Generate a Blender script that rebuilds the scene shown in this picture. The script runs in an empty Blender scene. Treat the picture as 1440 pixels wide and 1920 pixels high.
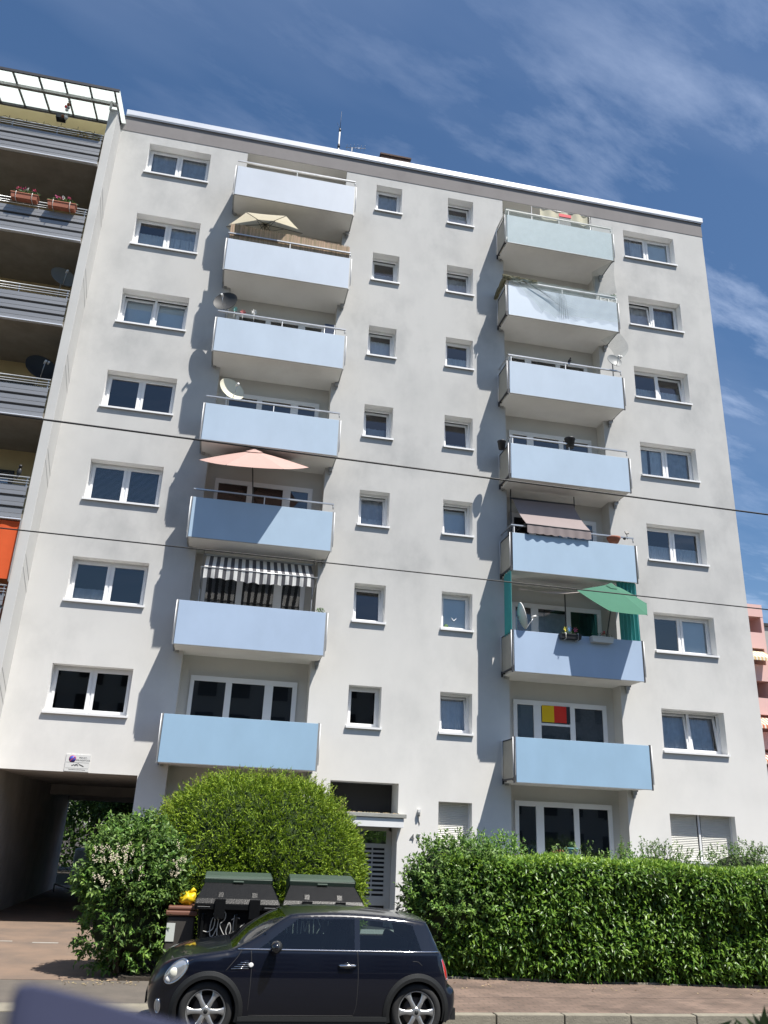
import bpy, bmesh, math, random
import numpy as np
from mathutils import Vector, Matrix, geometry
R = math.radians
random.seed(7)
rng = np.random.default_rng(11)
scene = bpy.context.scene
COL = scene.collection

# ------------------------------------------------------------------ camera
CAM = Vector((3.99290778, -21.32610873, 2.26857901))
cd = bpy.data.cameras.new('camera')
cam = bpy.data.objects.new('camera', cd)
COL.objects.link(cam)
cr = Vector((0.97841808, -0.20257962, 0.04073761))
cu = Vector((-0.11089348, -0.34842335, 0.93075443))
cf = Vector((0.17435795, 0.9151845, 0.36336847))
m = Matrix((cr, cu, -cf)).transposed().to_4x4()
m.translation = CAM
cam.matrix_world = m
cd.sensor_fit = 'VERTICAL'
cd.sensor_height = 36.0
cd.sensor_width = 27.0
cd.lens = 36.0 * 1545.41 / 1920.0
cd.clip_start = 0.02
cd.clip_end = 3000
cd.dof.use_dof = True
cd.dof.focus_distance = 21.0
cd.dof.aperture_fstop = 6.0
scene.camera = cam

# ------------------------------------------------------------------ light
SUN = Vector((0.66, -0.92, 2.22)).normalized()
SUN_EL = math.asin(SUN.z)
SUN_AZ = math.atan2(SUN.x, SUN.y)
W = bpy.data.worlds.new('World')
scene.world = W
W.use_nodes = True
nt = W.node_tree
nt.nodes.clear()
def N(nt, t, **k):
    n = nt.nodes.new(t)
    for a, b in k.items():
        setattr(n, a, b)
    return n
out = N(nt, 'ShaderNodeOutputWorld')
bg = N(nt, 'ShaderNodeBackground')
sky = N(nt, 'ShaderNodeTexSky', sky_type='NISHITA', sun_disc=False)
sky.sun_elevation = SUN_EL
sky.sun_rotation = SUN_AZ
sky.air_density = 1.0
sky.dust_density = 0.7
sky.ozone_density = 2.2
tc = N(nt, 'ShaderNodeTexCoord')
sep = N(nt, 'ShaderNodeSeparateXYZ')
nt.links.new(tc.outputs['Generated'], sep.inputs[0])
def M(nt, op, a=None, b=None, c=None):
    n = N(nt, 'ShaderNodeMath', operation=op)
    for i, v in enumerate((a, b, c)):
        if v is None:
            continue
        if isinstance(v, (int, float)):
            n.inputs[i].default_value = v
        else:
            nt.links.new(v, n.inputs[i])
    return n.outputs[0]
zc = M(nt, 'MAXIMUM', sep.outputs[2], 0.06)
px = M(nt, 'DIVIDE', sep.outputs[0], zc)
py = M(nt, 'DIVIDE', sep.outputs[1], zc)
cmb = N(nt, 'ShaderNodeCombineXYZ')
nt.links.new(px, cmb.inputs[0]); nt.links.new(py, cmb.inputs[1])
mp = N(nt, 'ShaderNodeMapping')
mp.inputs['Scale'].default_value = (0.7, 2.0, 1)
mp0 = N(nt, 'ShaderNodeMapping')
mp0.inputs['Rotation'].default_value = (0, 0, R(-22))
nt.links.new(cmb.outputs[0], mp0.inputs[0])
nt.links.new(mp0.outputs[0], mp.inputs[0])
n1 = N(nt, 'ShaderNodeTexNoise')
n1.inputs['Scale'].default_value = 3.0
n1.inputs['Detail'].default_value = 9
n1.inputs['Roughness'].default_value = 0.62
n1.inputs['Distortion'].default_value = 0.2
nt.links.new(mp.outputs[0], n1.inputs['Vector'])
n2 = N(nt, 'ShaderNodeTexNoise')
n2.inputs['Scale'].default_value = 0.55
n2.inputs['Detail'].default_value = 3
mp2 = N(nt, 'ShaderNodeMapping')
mp2.inputs['Location'].default_value = (3.1, 1.7, 0)
nt.links.new(cmb.outputs[0], mp2.inputs[0])
nt.links.new(mp2.outputs[0], n2.inputs['Vector'])
r1 = N(nt, 'ShaderNodeMapRange', clamp=True)
r1.inputs[1].default_value = 0.49; r1.inputs[2].default_value = 0.74
nt.links.new(n1.outputs[0], r1.inputs[0])
r2 = N(nt, 'ShaderNodeMapRange', clamp=True)
r2.inputs[1].default_value = 0.36; r2.inputs[2].default_value = 0.66
nt.links.new(n2.outputs[0], r2.inputs[0])
cm = M(nt, 'MULTIPLY', r1.outputs[0], r2.outputs[0])
# more cirrus towards +x
gx = N(nt, 'ShaderNodeMapRange', clamp=True)
gx.inputs[1].default_value = -0.3; gx.inputs[2].default_value = 1.0
gx.inputs[3].default_value = 0.22; gx.inputs[4].default_value = 1.0
nt.links.new(px, gx.inputs[0])
cm = M(nt, 'MULTIPLY', cm, gx.outputs[0])
cm = M(nt, 'MULTIPLY', cm, 0.42)
# a faint broad veil below the fine wisps
n3 = N(nt, 'ShaderNodeTexNoise')
n3.inputs['Scale'].default_value = 1.1; n3.inputs['Detail'].default_value = 5
nt.links.new(mp.outputs[0], n3.inputs['Vector'])
r3 = N(nt, 'ShaderNodeMapRange', clamp=True)
r3.inputs[1].default_value = 0.45; r3.inputs[2].default_value = 0.8; r3.inputs[3].default_value = 0; r3.inputs[4].default_value = 0.12
nt.links.new(n3.outputs[0], r3.inputs[0])
cm = M(nt, 'ADD', cm, r3.outputs[0])
mx = N(nt, 'ShaderNodeMix', data_type='RGBA')
nt.links.new(cm, mx.inputs[0])
hs = N(nt, 'ShaderNodeHueSaturation')
hs.inputs['Saturation'].default_value = 1.16
hs.inputs['Value'].default_value = 1.0
nt.links.new(sky.outputs[0], hs.inputs['Color'])
nt.links.new(hs.outputs[0], mx.inputs[6])
mx.inputs[7].default_value = (8.5, 9.6, 12.0, 1)
nt.links.new(mx.outputs[2], bg.inputs['Color'])
bg.inputs['Strength'].default_value = 0.074
nt.links.new(bg.outputs[0], out.inputs[0])

sd = bpy.data.lights.new('sun', 'SUN')
sd.energy = 4.6
sd.angle = R(0.5)
sd.color = (1.0, 0.958, 0.89)
sun = bpy.data.objects.new('sun', sd)
sun.rotation_euler = (-SUN).to_track_quat('-Z', 'Y').to_euler()
sun.location = (10, -20, 40)
COL.objects.link(sun)

scene.view_settings.view_transform = 'Standard'
scene.view_settings.look = 'None'
scene.view_settings.exposure = 0.75
scene.view_settings.gamma = 1.0
scene.render.engine = 'CYCLES'
scene.cycles.max_bounces = 8
scene.cycles.transparent_max_bounces = 16

# ------------------------------------------------------------------ materials
MATS = {}
def mat(name, col, rough=0.8, metal=0.0, var=0.0, vscale=3.0, bump=0.0, bscale=40.0, spec=0.5,
        coat=0.0, trans=0.0, col2=None, stretch=None, island=0.0, alpha=1.0, sheen=0.0):
    if name in MATS:
        return MATS[name]
    m = bpy.data.materials.new(name)
    m.use_nodes = True
    t = m.node_tree
    b = t.nodes['Principled BSDF']
    b.inputs['Base Color'].default_value = (*col, 1)
    b.inputs['Roughness'].default_value = rough
    b.inputs['Metallic'].default_value = metal
    b.inputs['Specular IOR Level'].default_value = spec
    b.inputs['Coat Weight'].default_value = coat
    b.inputs['Coat Roughness'].default_value = 0.03
    b.inputs['Alpha'].default_value = alpha
    co = N(t, 'ShaderNodeTexCoord')
    src = co.outputs['Object']
    if stretch:
        mp = N(t, 'ShaderNodeMapping')
        mp.inputs['Scale'].default_value = stretch
        t.links.new(src, mp.inputs[0]); src = mp.outputs[0]
    last = None
    if var > 0 or col2:
        nz = N(t, 'ShaderNodeTexNoise')
        nz.inputs['Scale'].default_value = vscale
        nz.inputs['Detail'].default_value = 5
        nz.inputs['Roughness'].default_value = 0.6
        t.links.new(src, nz.inputs['Vector'])
        mr = N(t, 'ShaderNodeMapRange', clamp=True)
        mr.inputs[1].default_value = 0.3; mr.inputs[2].default_value = 0.7
        t.links.new(nz.outputs[0], mr.inputs[0])
        mxx = N(t, 'ShaderNodeMix', data_type='RGBA')
        t.links.new(mr.outputs[0], mxx.inputs[0])
        c2 = col2 or tuple(c * (1 - var) for c in col)
        mxx.inputs[6].default_value = (*col, 1)
        mxx.inputs[7].default_value = (*c2, 1)
        last = mxx.outputs[2]
    if island > 0:
        g = N(t, 'ShaderNodeNewGeometry')
        mr = N(t, 'ShaderNodeMapRange')
        mr.inputs[3].default_value = 1 - island; mr.inputs[4].default_value = 1 + island
        t.links.new(g.outputs['Random Per Island'], mr.inputs[0])
        h = N(t, 'ShaderNodeHueSaturation')
        h.inputs['Color'].default_value = (*col, 1)
        if last:
            t.links.new(last, h.inputs['Color'])
        t.links.new(mr.outputs[0], h.inputs['Value'])
        mr2 = N(t, 'ShaderNodeMapRange')
        mr2.inputs[3].default_value = 0.52; mr2.inputs[4].default_value = 0.48
        t.links.new(g.outputs['Random Per Island'], mr2.inputs[0])
        t.links.new(mr2.outputs[0], h.inputs['Hue'])
        last = h.outputs[0]
    if last:
        t.links.new(last, b.inputs['Base Color'])
    if bump > 0:
        nb = N(t, 'ShaderNodeTexNoise')
        nb.inputs['Scale'].default_value = bscale
        nb.inputs['Detail'].default_value = 4
        t.links.new(src, nb.inputs['Vector'])
        bp = N(t, 'ShaderNodeBump')
        bp.inputs['Strength'].default_value = bump
        bp.inputs['Distance'].default_value = 0.02
        t.links.new(nb.outputs[0], bp.inputs['Height'])
        t.links.new(bp.outputs[0], b.inputs['Normal'])
    if trans > 0:
        o = t.nodes['Material Output']
        tr = N(t, 'ShaderNodeBsdfTranslucent')
        if last:
            t.links.new(last, tr.inputs['Color'])
        else:
            tr.inputs['Color'].default_value = (*col, 1)
        ms = N(t, 'ShaderNodeMixShader')
        ms.inputs[0].default_value = trans
        t.links.new(b.outputs[0], ms.inputs[1])
        t.links.new(tr.outputs[0], ms.inputs[2])
        t.links.new(ms.outputs[0], o.inputs[0])
    MATS[name] = m
    return m

def glass(name, tint=(0.75, 0.8, 0.82), boost=1.5, ior=1.5):
    m = bpy.data.materials.new(name); m.use_nodes = True
    t = m.node_tree; t.nodes.clear()
    o = N(t, 'ShaderNodeOutputMaterial')
    tr = N(t, 'ShaderNodeBsdfTransparent'); tr.inputs[0].default_value = (*tint, 1)
    gl = N(t, 'ShaderNodeBsdfGlossy'); gl.inputs['Roughness'].default_value = 0.0
    gl.inputs['Color'].default_value = (1, 1, 1, 1)
    fr = N(t, 'ShaderNodeFresnel'); fr.inputs[0].default_value = ior
    f = M(t, 'MULTIPLY', fr.outputs[0], boost)
    f = M(t, 'MINIMUM', f, 1.0)
    ms = N(t, 'ShaderNodeMixShader')
    t.links.new(f, ms.inputs[0]); t.links.new(tr.outputs[0], ms.inputs[1]); t.links.new(gl.outputs[0], ms.inputs[2])
    t.links.new(ms.outputs[0], o.inputs[0])
    MATS[name] = m
    return m

def net_mat(name, col, cover=0.35):
    m = bpy.data.materials.new(name); m.use_nodes = True
    t = m.node_tree; b = t.nodes['Principled BSDF']
    b.inputs['Base Color'].default_value = (*col, 1); b.inputs['Roughness'].default_value = 0.8
    o = t.nodes['Material Output']
    co = N(t, 'ShaderNodeTexCoord')
    nz = N(t, 'ShaderNodeTexNoise'); nz.inputs['Scale'].default_value = 6; nz.inputs['Detail'].default_value = 6
    t.links.new(co.outputs['Object'], nz.inputs['Vector'])
    mr = N(t, 'ShaderNodeMapRange'); mr.inputs[1].default_value = 0.3; mr.inputs[2].default_value = 0.7
    mr.inputs[3].default_value = cover * 0.9; mr.inputs[4].default_value = cover * 1.1
    t.links.new(nz.outputs[0], mr.inputs[0])
    tr = N(t, 'ShaderNodeBsdfTransparent')
    ms = N(t, 'ShaderNodeMixShader')
    t.links.new(mr.outputs[0], ms.inputs[0]); t.links.new(tr.outputs[0], ms.inputs[1]); t.links.new(b.outputs[0], ms.inputs[2])
    t.links.new(ms.outputs[0], o.inputs[0])
    MATS[name] = m
    return m

def stucco(name, col, dirt, dirt_amt=0.6, height=0.0):
    """render with vertical rain streaks and soft patches"""
    m = bpy.data.materials.new(name); m.use_nodes = True
    t = m.node_tree; b = t.nodes['Principled BSDF']
    b.inputs['Roughness'].default_value = 0.92
    b.inputs['Specular IOR Level'].default_value = 0.2
    co = N(t, 'ShaderNodeTexCoord')
    def noise(scale, det, rough, stretch):
        mp = N(t, 'ShaderNodeMapping'); mp.inputs['Scale'].default_value = stretch
        t.links.new(co.outputs['Object'], mp.inputs[0])
        n = N(t, 'ShaderNodeTexNoise'); n.inputs['Scale'].default_value = scale
        n.inputs['Detail'].default_value = det; n.inputs['Roughness'].default_value = rough
        t.links.new(mp.outputs[0], n.inputs['Vector']); return n.outputs[0]
    a = noise(1.1, 7, 0.62, (1, 1, 0.8))
    s = noise(1.0, 6, 0.65, (1.1, 1, 0.28))
    c = noise(0.35, 3, 0.5, (1, 1, 1))
    def mrange(v, lo, hi):
        r = N(t, 'ShaderNodeMapRange', clamp=True); r.inputs[1].default_value = lo; r.inputs[2].default_value = hi
        t.links.new(v, r.inputs[0]); return r.outputs[0]
    k = M(t, 'ADD', M(t, 'MULTIPLY', mrange(a, .40, .72), 0.85), M(t, 'MULTIPLY', mrange(s, .45, .75), 0.35))
    k = M(t, 'MULTIPLY', k, mrange(c, .25, .6))
    k = M(t, 'MULTIPLY', k, dirt_amt)
    if height:                       # the upper storeys are more weathered
        geo = N(t, 'ShaderNodeSeparateXYZ'); t.links.new(co.outputs['Object'], geo.inputs[0])
        hr = N(t, 'ShaderNodeMapRange', clamp=True); hr.inputs[1].default_value = 1.0; hr.inputs[2].default_value = 9.5
        hr.inputs[3].default_value = 0.0; hr.inputs[4].default_value = height
        t.links.new(geo.outputs[2], hr.inputs[0])
        k = M(t, 'ADD', M(t, 'MULTIPLY', k, M(t, 'ADD', hr.outputs[0], 0.45)), hr.outputs[0])
    k = M(t, 'MINIMUM', k, 1.0)
    x1 = N(t, 'ShaderNodeMix', data_type='RGBA')
    x1.inputs[6].default_value = (*col, 1); x1.inputs[7].default_value = (*dirt, 1)
    t.links.new(k, x1.inputs[0])
    t.links.new(x1.outputs[2], b.inputs['Base Color'])
    nb = noise(120, 3, 0.6, (1, 1, 1))
    bp = N(t, 'ShaderNodeBump'); bp.inputs['Strength'].default_value = 0.25; bp.inputs['Distance'].default_value = 0.004
    t.links.new(nb, bp.inputs['Height']); t.links.new(bp.outputs[0], b.inputs['Normal'])
    MATS[name] = m
    return m

stucco('facade', (0.80, 0.785, 0.75), (0.31, 0.313, 0.312), 0.29, 0.54)
stucco('facade_fin', (0.60, 0.595, 0.575), (0.35, 0.35, 0.345), 0.4, 0.25)
stucco('fascia', (0.25, 0.235, 0.232), (0.19, 0.178, 0.175), 0.7)
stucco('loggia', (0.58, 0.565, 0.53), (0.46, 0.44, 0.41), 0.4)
stucco('concrete_slab', (0.74, 0.73, 0.70), (0.56, 0.545, 0.52), 0.6)
stucco('cream_wall', (0.62, 0.50, 0.28), (0.45, 0.36, 0.2), 0.5)
stucco('pink_wall', (0.72, 0.47, 0.43), (0.6, 0.38, 0.35), 0.4)
stucco('grey_wall', (0.42, 0.41, 0.38), (0.3, 0.3, 0.28), 0.4)
stucco('opposite_wall', (0.40, 0.39, 0.36), (0.30, 0.29, 0.27), 0.4)
stucco('reveal_paint', (0.78, 0.775, 0.76), (0.60, 0.60, 0.58), 0.4)
mat('white_pvc', (0.80, 0.80, 0.80), 0.35, bump=0.0, var=0.06, vscale=2)
mat('roof_metal', (0.82, 0.83, 0.85), 0.3, metal=0.3, var=0.08, vscale=1.5)
mat('steel', (0.50, 0.51, 0.52), 0.38, metal=0.75, var=0.2, vscale=8)
mat('dark_steel', (0.06, 0.06, 0.065), 0.5, metal=0.3, var=0.2, vscale=8)
mat('rail_grey', (0.38, 0.38, 0.37), 0.45, metal=0.4, var=0.2, vscale=8)
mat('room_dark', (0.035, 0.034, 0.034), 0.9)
mat('room_floor', (0.06, 0.05, 0.045), 0.8)
mat('curtain', (0.92, 0.93, 0.94), 0.9, trans=0.08, var=0.15, vscale=6)
mat('curtain_dim', (0.70, 0.72, 0.75), 0.9, trans=0.12, var=0.25, vscale=6)
mat('blind', (0.80, 0.86, 0.88), 0.7, var=0.05)
mat('shutter', (0.62, 0.61, 0.56), 0.5, var=0.1, vscale=3)
mat('side_panel', (0.50, 0.48, 0.42), 0.6, trans=0.25, var=0.15, vscale=3)
mat('brick', (0.12, 0.07, 0.05), 0.9, col2=(0.06, 0.04, 0.035), vscale=30, bump=.5, bscale=30)
glass('window_glass', (0.90, 0.94, 0.96), 2.5, 1.5)
glass('car_glass', (0.50, 0.58, 0.56), 1.3, 1.5)
net_mat('bird_net', (0.24, 0.32, 0.32), 0.26)
net_mat('dense_net', (0.24, 0.30, 0.28), 0.6)
PANEL = []
for k in range(8):
    f = min(1, k / 6.0)
    c = tuple(a * (1 - f) + b * f for a, b in zip((0.55, 0.595, 0.665), (0.33, 0.49, 0.645)))
    if k == 5: c = (0.42, 0.525, 0.68)
    PANEL.append(mat('balcony_panel_%d' % k, c, 0.42, var=0.09, vscale=1.3, spec=0.4, stretch=(1, 1, .6)))
R0P = mat('balcony_panel_teal', (0.48, 0.58, 0.63), 0.5, var=0.05, vscale=1.5)
R1P = mat('balcony_panel_pale', (0.52, 0.60, 0.69), 0.5, var=0.05, vscale=1.5)

# ------------------------------------------------------------------ mesh builder
class MB:
    def __init__(s):
        s.v = []; s.f = []; s.mi = []; s.cur = 0; s.sm = []; s.smooth = False
    def vert(s, p):
        s.v.append(tuple(p)); return len(s.v) - 1
    def face(s, idx):
        s.f.append(tuple(idx)); s.mi.append(s.cur); s.sm.append(s.smooth)
    def poly(s, pts):
        s.face([s.vert(p) for p in pts])
    def box(s, x0, x1, y0, y1, z0, z1, skip=''):
        b = len(s.v)
        for x in (x0, x1):
            for y in (y0, y1):
                for z in (z0, z1):
                    s.v.append((x, y, z))
        F = {'l': (0, 1, 3, 2), 'r': (4, 6, 7, 5), 'f': (0, 4, 5, 1), 'b': (2, 3, 7, 6), 'd': (0, 2, 6, 4), 'u': (1, 5, 7, 3)}
        for k, q in F.items():
            if k not in skip:
                s.face([b + i for i in q])
    def obox(s, c, ax, ay, az):
        c = Vector(c); ax = Vector(ax); ay = Vector(ay); az = Vector(az)
        b = len(s.v)
        for i in (-1, 1):
            for j in (-1, 1):
                for k in (-1, 1):
                    s.v.append(tuple(c + ax * i + ay * j + az * k))
        for q in ((0, 1, 3, 2), (4, 6, 7, 5), (0, 4, 5, 1), (2, 3, 7, 6), (0, 2, 6, 4), (1, 5, 7, 3)):
            s.face([b + i for i in q])
    def tube(s, pts, r, n=8, cap=True):
        pts = [Vector(p) for p in pts]
        rs = r if isinstance(r, (list, tuple)) else [r] * len(pts)
        rings = []
        old = s.smooth; s.smooth = True
        up = None
        for i, p in enumerate(pts):
            d = (pts[min(i + 1, len(pts) - 1)] - pts[max(i - 1, 0)])
            if d.length < 1e-9: d = Vector((0, 0, 1))
            d.normalize()
            if up is None:
                up = Vector((0, 0, 1)) if abs(d.z) < 0.9 else Vector((1, 0, 0))
            a = d.cross(up)
            if a.length < 1e-6: a = d.cross(Vector((0, 1, 0)))
            a.normalize(); b = a.cross(d).normalized(); up = b
            rings.append([s.vert(p + (a * math.cos(t) + b * math.sin(t)) * rs[i]) for t in [2 * math.pi * k / n for k in range(n)]])
        for i in range(len(rings) - 1):
            for k in range(n):
                s.face((rings[i][k], rings[i][(k + 1) % n], rings[i + 1][(k + 1) % n], rings[i + 1][k]))
        s.smooth = old
        if cap:
            s.face(rings[0][::-1]); s.face(rings[-1])
    def lathe(s, c, prof, n=16, axis='z', close=False):
        c = Vector(c); rings = []
        old = s.smooth; s.smooth = True
        for (r, h) in prof:
            ring = []
            for k in range(n):
                a = 2 * math.pi * k / n
                u, w = r * math.cos(a), r * math.sin(a)
                if axis == 'z': p = (u, w, h)
                elif axis == 'y': p = (u, h, w)
                else: p = (h, u, w)
                ring.append(s.vert(c + Vector(p)))
            rings.append(ring)
        for i in range(len(rings) - 1):
            for k in range(n):
                s.face((rings[i][k], rings[i][(k + 1) % n], rings[i + 1][(k + 1) % n], rings[i + 1][k]))
        s.smooth = old
        if close:
            s.face(rings[0][::-1]); s.face(rings[-1])
    def grid(s, fn, nu, nv):
        old = s.smooth; s.smooth = True
        idx = [[s.vert(fn(i / nu, j / nv)) for j in range(nv + 1)] for i in range(nu + 1)]
        for i in range(nu):
            for j in range(nv):
                s.face((idx[i][j], idx[i + 1][j], idx[i + 1][j + 1], idx[i][j + 1]))
        s.smooth = old
    def blob(s, c, rad, n=10, m_=7, jit=0.0):
        c = Vector(c)
        rx, ry, rz = rad if isinstance(rad, (tuple, list)) else (rad,) * 3
        s.grid(lambda u, w: c + Vector((rx * math.sin(math.pi * w) * math.cos(2 * math.pi * u),
                                        ry * math.sin(math.pi * w) * math.sin(2 * math.pi * u),
                                        rz * math.cos(math.pi * w))), n, m_)
    def build(s, name, mats, parent=None, bevel=0, solid=0):
        me = bpy.data.meshes.new(name)
        org = root_of(parent).location if parent else Vector((0, 0, 0))
        vs = np.array(s.v, dtype=float).reshape(-1, 3) - np.array(org)
        me.from_pydata(vs.tolist(), [], s.f)
        if not isinstance(mats, (list, tuple)): mats = [mats]
        for q in mats:
            me.materials.append(MATS[q] if isinstance(q, str) else q)
        if len(mats) > 1: me.polygons.foreach_set('material_index', s.mi)
        if any(s.sm): me.polygons.foreach_set('use_smooth', s.sm)
        me.update()
        o = bpy.data.objects.new(name, me)
        COL.objects.link(o)
        if parent:
            o.parent = parent
        if bevel:
            b = o.modifiers.new('bevel', 'BEVEL'); b.width = bevel; b.segments = 2; b.limit_method = 'ANGLE'
            b.angle_limit = R(40)
        if solid:
            b = o.modifiers.new('solid', 'SOLIDIFY'); b.thickness = solid; b.offset = 0
        return o
def root_of(o):
    while o.parent: o = o.parent
    return o
def tag(o, label=None, cat=None, group=None, kind=None):
    if label: o['label'] = label
    if cat: o['category'] = cat
    if group: o['group'] = group
    if kind: o['kind'] = kind
    return o
def thing(name, label, cat, loc, group=None):
    o = bpy.data.objects.new(name, None)
    o.location = loc; o.empty_display_size = 0.2
    COL.objects.link(o)
    return tag(o, label, cat, group)
def text_part(name, s, size, loc, rot, m, parent, extrude=0.001, align='LEFT'):
    cu_ = bpy.data.curves.new('txt', 'FONT'); cu_.body = s; cu_.size = size; cu_.extrude = extrude; cu_.align_x = align
    o = bpy.data.objects.new('txt', cu_); COL.objects.link(o)
    dg = bpy.context.evaluated_depsgraph_get()
    me = bpy.data.meshes.new_from_object(o.evaluated_get(dg))
    COL.objects.unlink(o); bpy.data.objects.remove(o)
    me.transform(Matrix.Translation(Vector(loc) - root_of(parent).location) @ rot)
    me.materials.clear(); me.materials.append(MATS[m] if isinstance(m, str) else m)
    p = bpy.data.objects.new(name, me); COL.objects.link(p); p.parent = parent
    return p
FACE = Matrix.Rotation(R(90), 4, 'X')      # text standing on the facade, read from -y

def raw_mesh(name, V, F, m, parent=None, smooth=False):
    me = bpy.data.meshes.new(name)
    V = np.asarray(V, dtype=np.float32); F = np.asarray(F, dtype=np.int32)
    if parent is not None: V = V - np.array(root_of(parent).location, dtype=np.float32)
    k = F.shape[1]
    me.vertices.add(len(V)); me.vertices.foreach_set('co', V.ravel())
    me.loops.add(F.size); me.loops.foreach_set('vertex_index', F.ravel())
    me.polygons.add(len(F)); me.polygons.foreach_set('loop_start', np.arange(0, F.size, k, dtype=np.int32))
    me.polygons.foreach_set('loop_total', np.full(len(F), k, dtype=np.int32))
    if smooth: me.polygons.foreach_set('use_smooth', np.ones(len(F), dtype=bool))
    me.update(calc_edges=True); me.validate()
    me.materials.append(MATS[m] if isinstance(m, str) else m)
    o = bpy.data.objects.new(name, me); COL.objects.link(o)
    if parent is not None: o.parent = parent
    return o

# ================================================================== GROUND
mat('asphalt', (0.07, 0.066, 0.062), 0.85, col2=(0.06, 0.056, 0.052), vscale=2.0, bump=0.4, bscale=120)
mat('near_paving', (0.06, 0.06, 0.055), 0.9, var=0.3, vscale=3, bump=.3, bscale=60)
mat('soil', (0.05, 0.04, 0.03), 1.0, var=0.4, vscale=6, bump=.6, bscale=25)
mat('kerb_stone', (0.27, 0.245, 0.19), 0.9, var=0.25, vscale=5, bump=.4, bscale=50)
mat('driveway', (0.225, 0.155, 0.11), 0.9, col2=(0.13, 0.10, 0.08), vscale=1.1, bump=.3, bscale=70)
def paver_mat():
    m = bpy.data.materials.new('brick_paving'); m.use_nodes = True
    t = m.node_tree; b = t.nodes['Principled BSDF']; b.inputs['Roughness'].default_value = 0.9
    co = N(t, 'ShaderNodeTexCoord')
    br = N(t, 'ShaderNodeTexBrick'); br.inputs['Scale'].default_value = 1.0
    br.inputs['Brick Width'].default_value = 0.22; br.inputs['Row Height'].default_value = 0.11
    br.inputs['Mortar Size'].default_value = 0.006
    br.inputs['Color1'].default_value = (0.185, 0.128, 0.098, 1); br.inputs['Color2'].default_value = (0.145, 0.102, 0.080, 1)
    br.inputs['Mortar'].default_value = (0.085, 0.07, 0.055, 1)
    t.links.new(co.outputs['Object'], br.inputs['Vector'])
    nz = N(t, 'ShaderNodeTexNoise'); nz.inputs['Scale'].default_value = 1.7; nz.inputs['Detail'].default_value = 7
    t.links.new(co.outputs['Object'], nz.inputs['Vector'])
    mr = N(t, 'ShaderNodeMapRange'); mr.inputs[1].default_value = .3; mr.inputs[2].default_value = .7
    mr.inputs[3].default_value = .72; mr.inputs[4].default_value = 1.25
    t.links.new(nz.outputs[0], mr.inputs[0])
    h = N(t, 'ShaderNodeHueSaturation'); t.links.new(br.outputs[0], h.inputs['Color']); t.links.new(mr.outputs[0], h.inputs['Value'])
    t.links.new(h.outputs[0], b.inputs['Base Color'])
    bp = N(t, 'ShaderNodeBump'); bp.inputs['Strength'].default_value = .5; bp.inputs['Distance'].default_value = .01
    t.links.new(br.outputs[1], bp.inputs['Height']); bp.invert = True
    t.links.new(bp.outputs[0], b.inputs['Normal'])
    MATS['brick_paving'] = m
paver_mat()
b = MB(); b.box(-600, 600, -600, 600, -1.0, -0.06, 'dlrfb'); tag(b.build('ground', 'soil'), kind='structure')
b = MB(); b.box(-80, 120, -17.5, -8.75, -0.3, 0.0, 'd'); tag(b.build('road', 'asphalt'), kind='structure')
b = MB(); b.box(-80, 120, -60, -17.5, -0.3, 0.62, 'd'); tag(b.build('near_terrace', 'near_paving'), kind='structure')
def pav_z(x): return 0.012 + 0.098 * min(1, max(0, (x - 7.05) / 0.35))
# pavement right of the car, dropped along the driveway
b = MB()
xs = [-80, -10, 2, 5, 7.05, 7.2, 7.4, 9, 14, 20, 60, 120]
for i in range(len(xs) - 1):
    a, c = xs[i], xs[i + 1]
    if c <= 7.05: continue
    b.poly([(a, -9.25, pav_z(a)), (c, -9.25, pav_z(c)), (c, -5.0, pav_z(c)), (a, -5.0, pav_z(a))])
tag(b.build('pavement', 'brick_paving'), kind='structure')
b = MB(); b.box(-80, 7.05, -8.2, -6.45, -.2, 0.008, 'd'); tag(b.build('pavement', mat('worn_asphalt', (0.14, 0.12, 0.10), 0.95, col2=(0.10, 0.088, 0.075), vscale=2.5, bump=.5, bscale=90)), kind='structure')
b = MB(); b.box(-80, 7.05, -8.75, -8.2, -.2, 0.011, 'd'); tag(b.build('kerb', 'kerb_stone'), kind='structure')
b = MB(); b.box(-12, 3.0, -6.45, 14, -.2, 0.014, 'd'); tag(b.build('driveway', 'driveway'), kind='structure')
# raised kerb stones
b = MB(); x = 7.1
while x < 60:
    L = 0.98 + random.uniform(-.03, .03)
    z = pav_z(x + .4) + random.uniform(-.004, .006); dy = random.uniform(-.006, .006)
    b.box(x, x + L - 0.014, -9.40 + dy, -9.255 + dy, -.2, z + 0.006)
    x += L
tag(b.build('kerb', 'kerb_stone', bevel=0.012), kind='structure')
b = MB(); b.box(3.0, 60, -6.45, 0, -.2, 0.06, 'd'); tag(b.build('garden_bed', 'soil'), kind='structure')
# edging stones of the bed under the hedge, running slightly askew
eg = MB(); x = 8.0
while x < 24:
    y = -6.62 - 0.12 * (x - 8) * 0.9
    L = random.uniform(.45, .6)
    eg.obox((x + L / 2, y + .10, 0.09), (L / 2 - .01, -.05 * L / 2, 0), (0, .035, 0), (0, 0, .05 + random.uniform(-.015, .01)))
    x += L
tag(eg.build('bed_edging', 'kerb_stone', bevel=.006), kind='structure')
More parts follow.
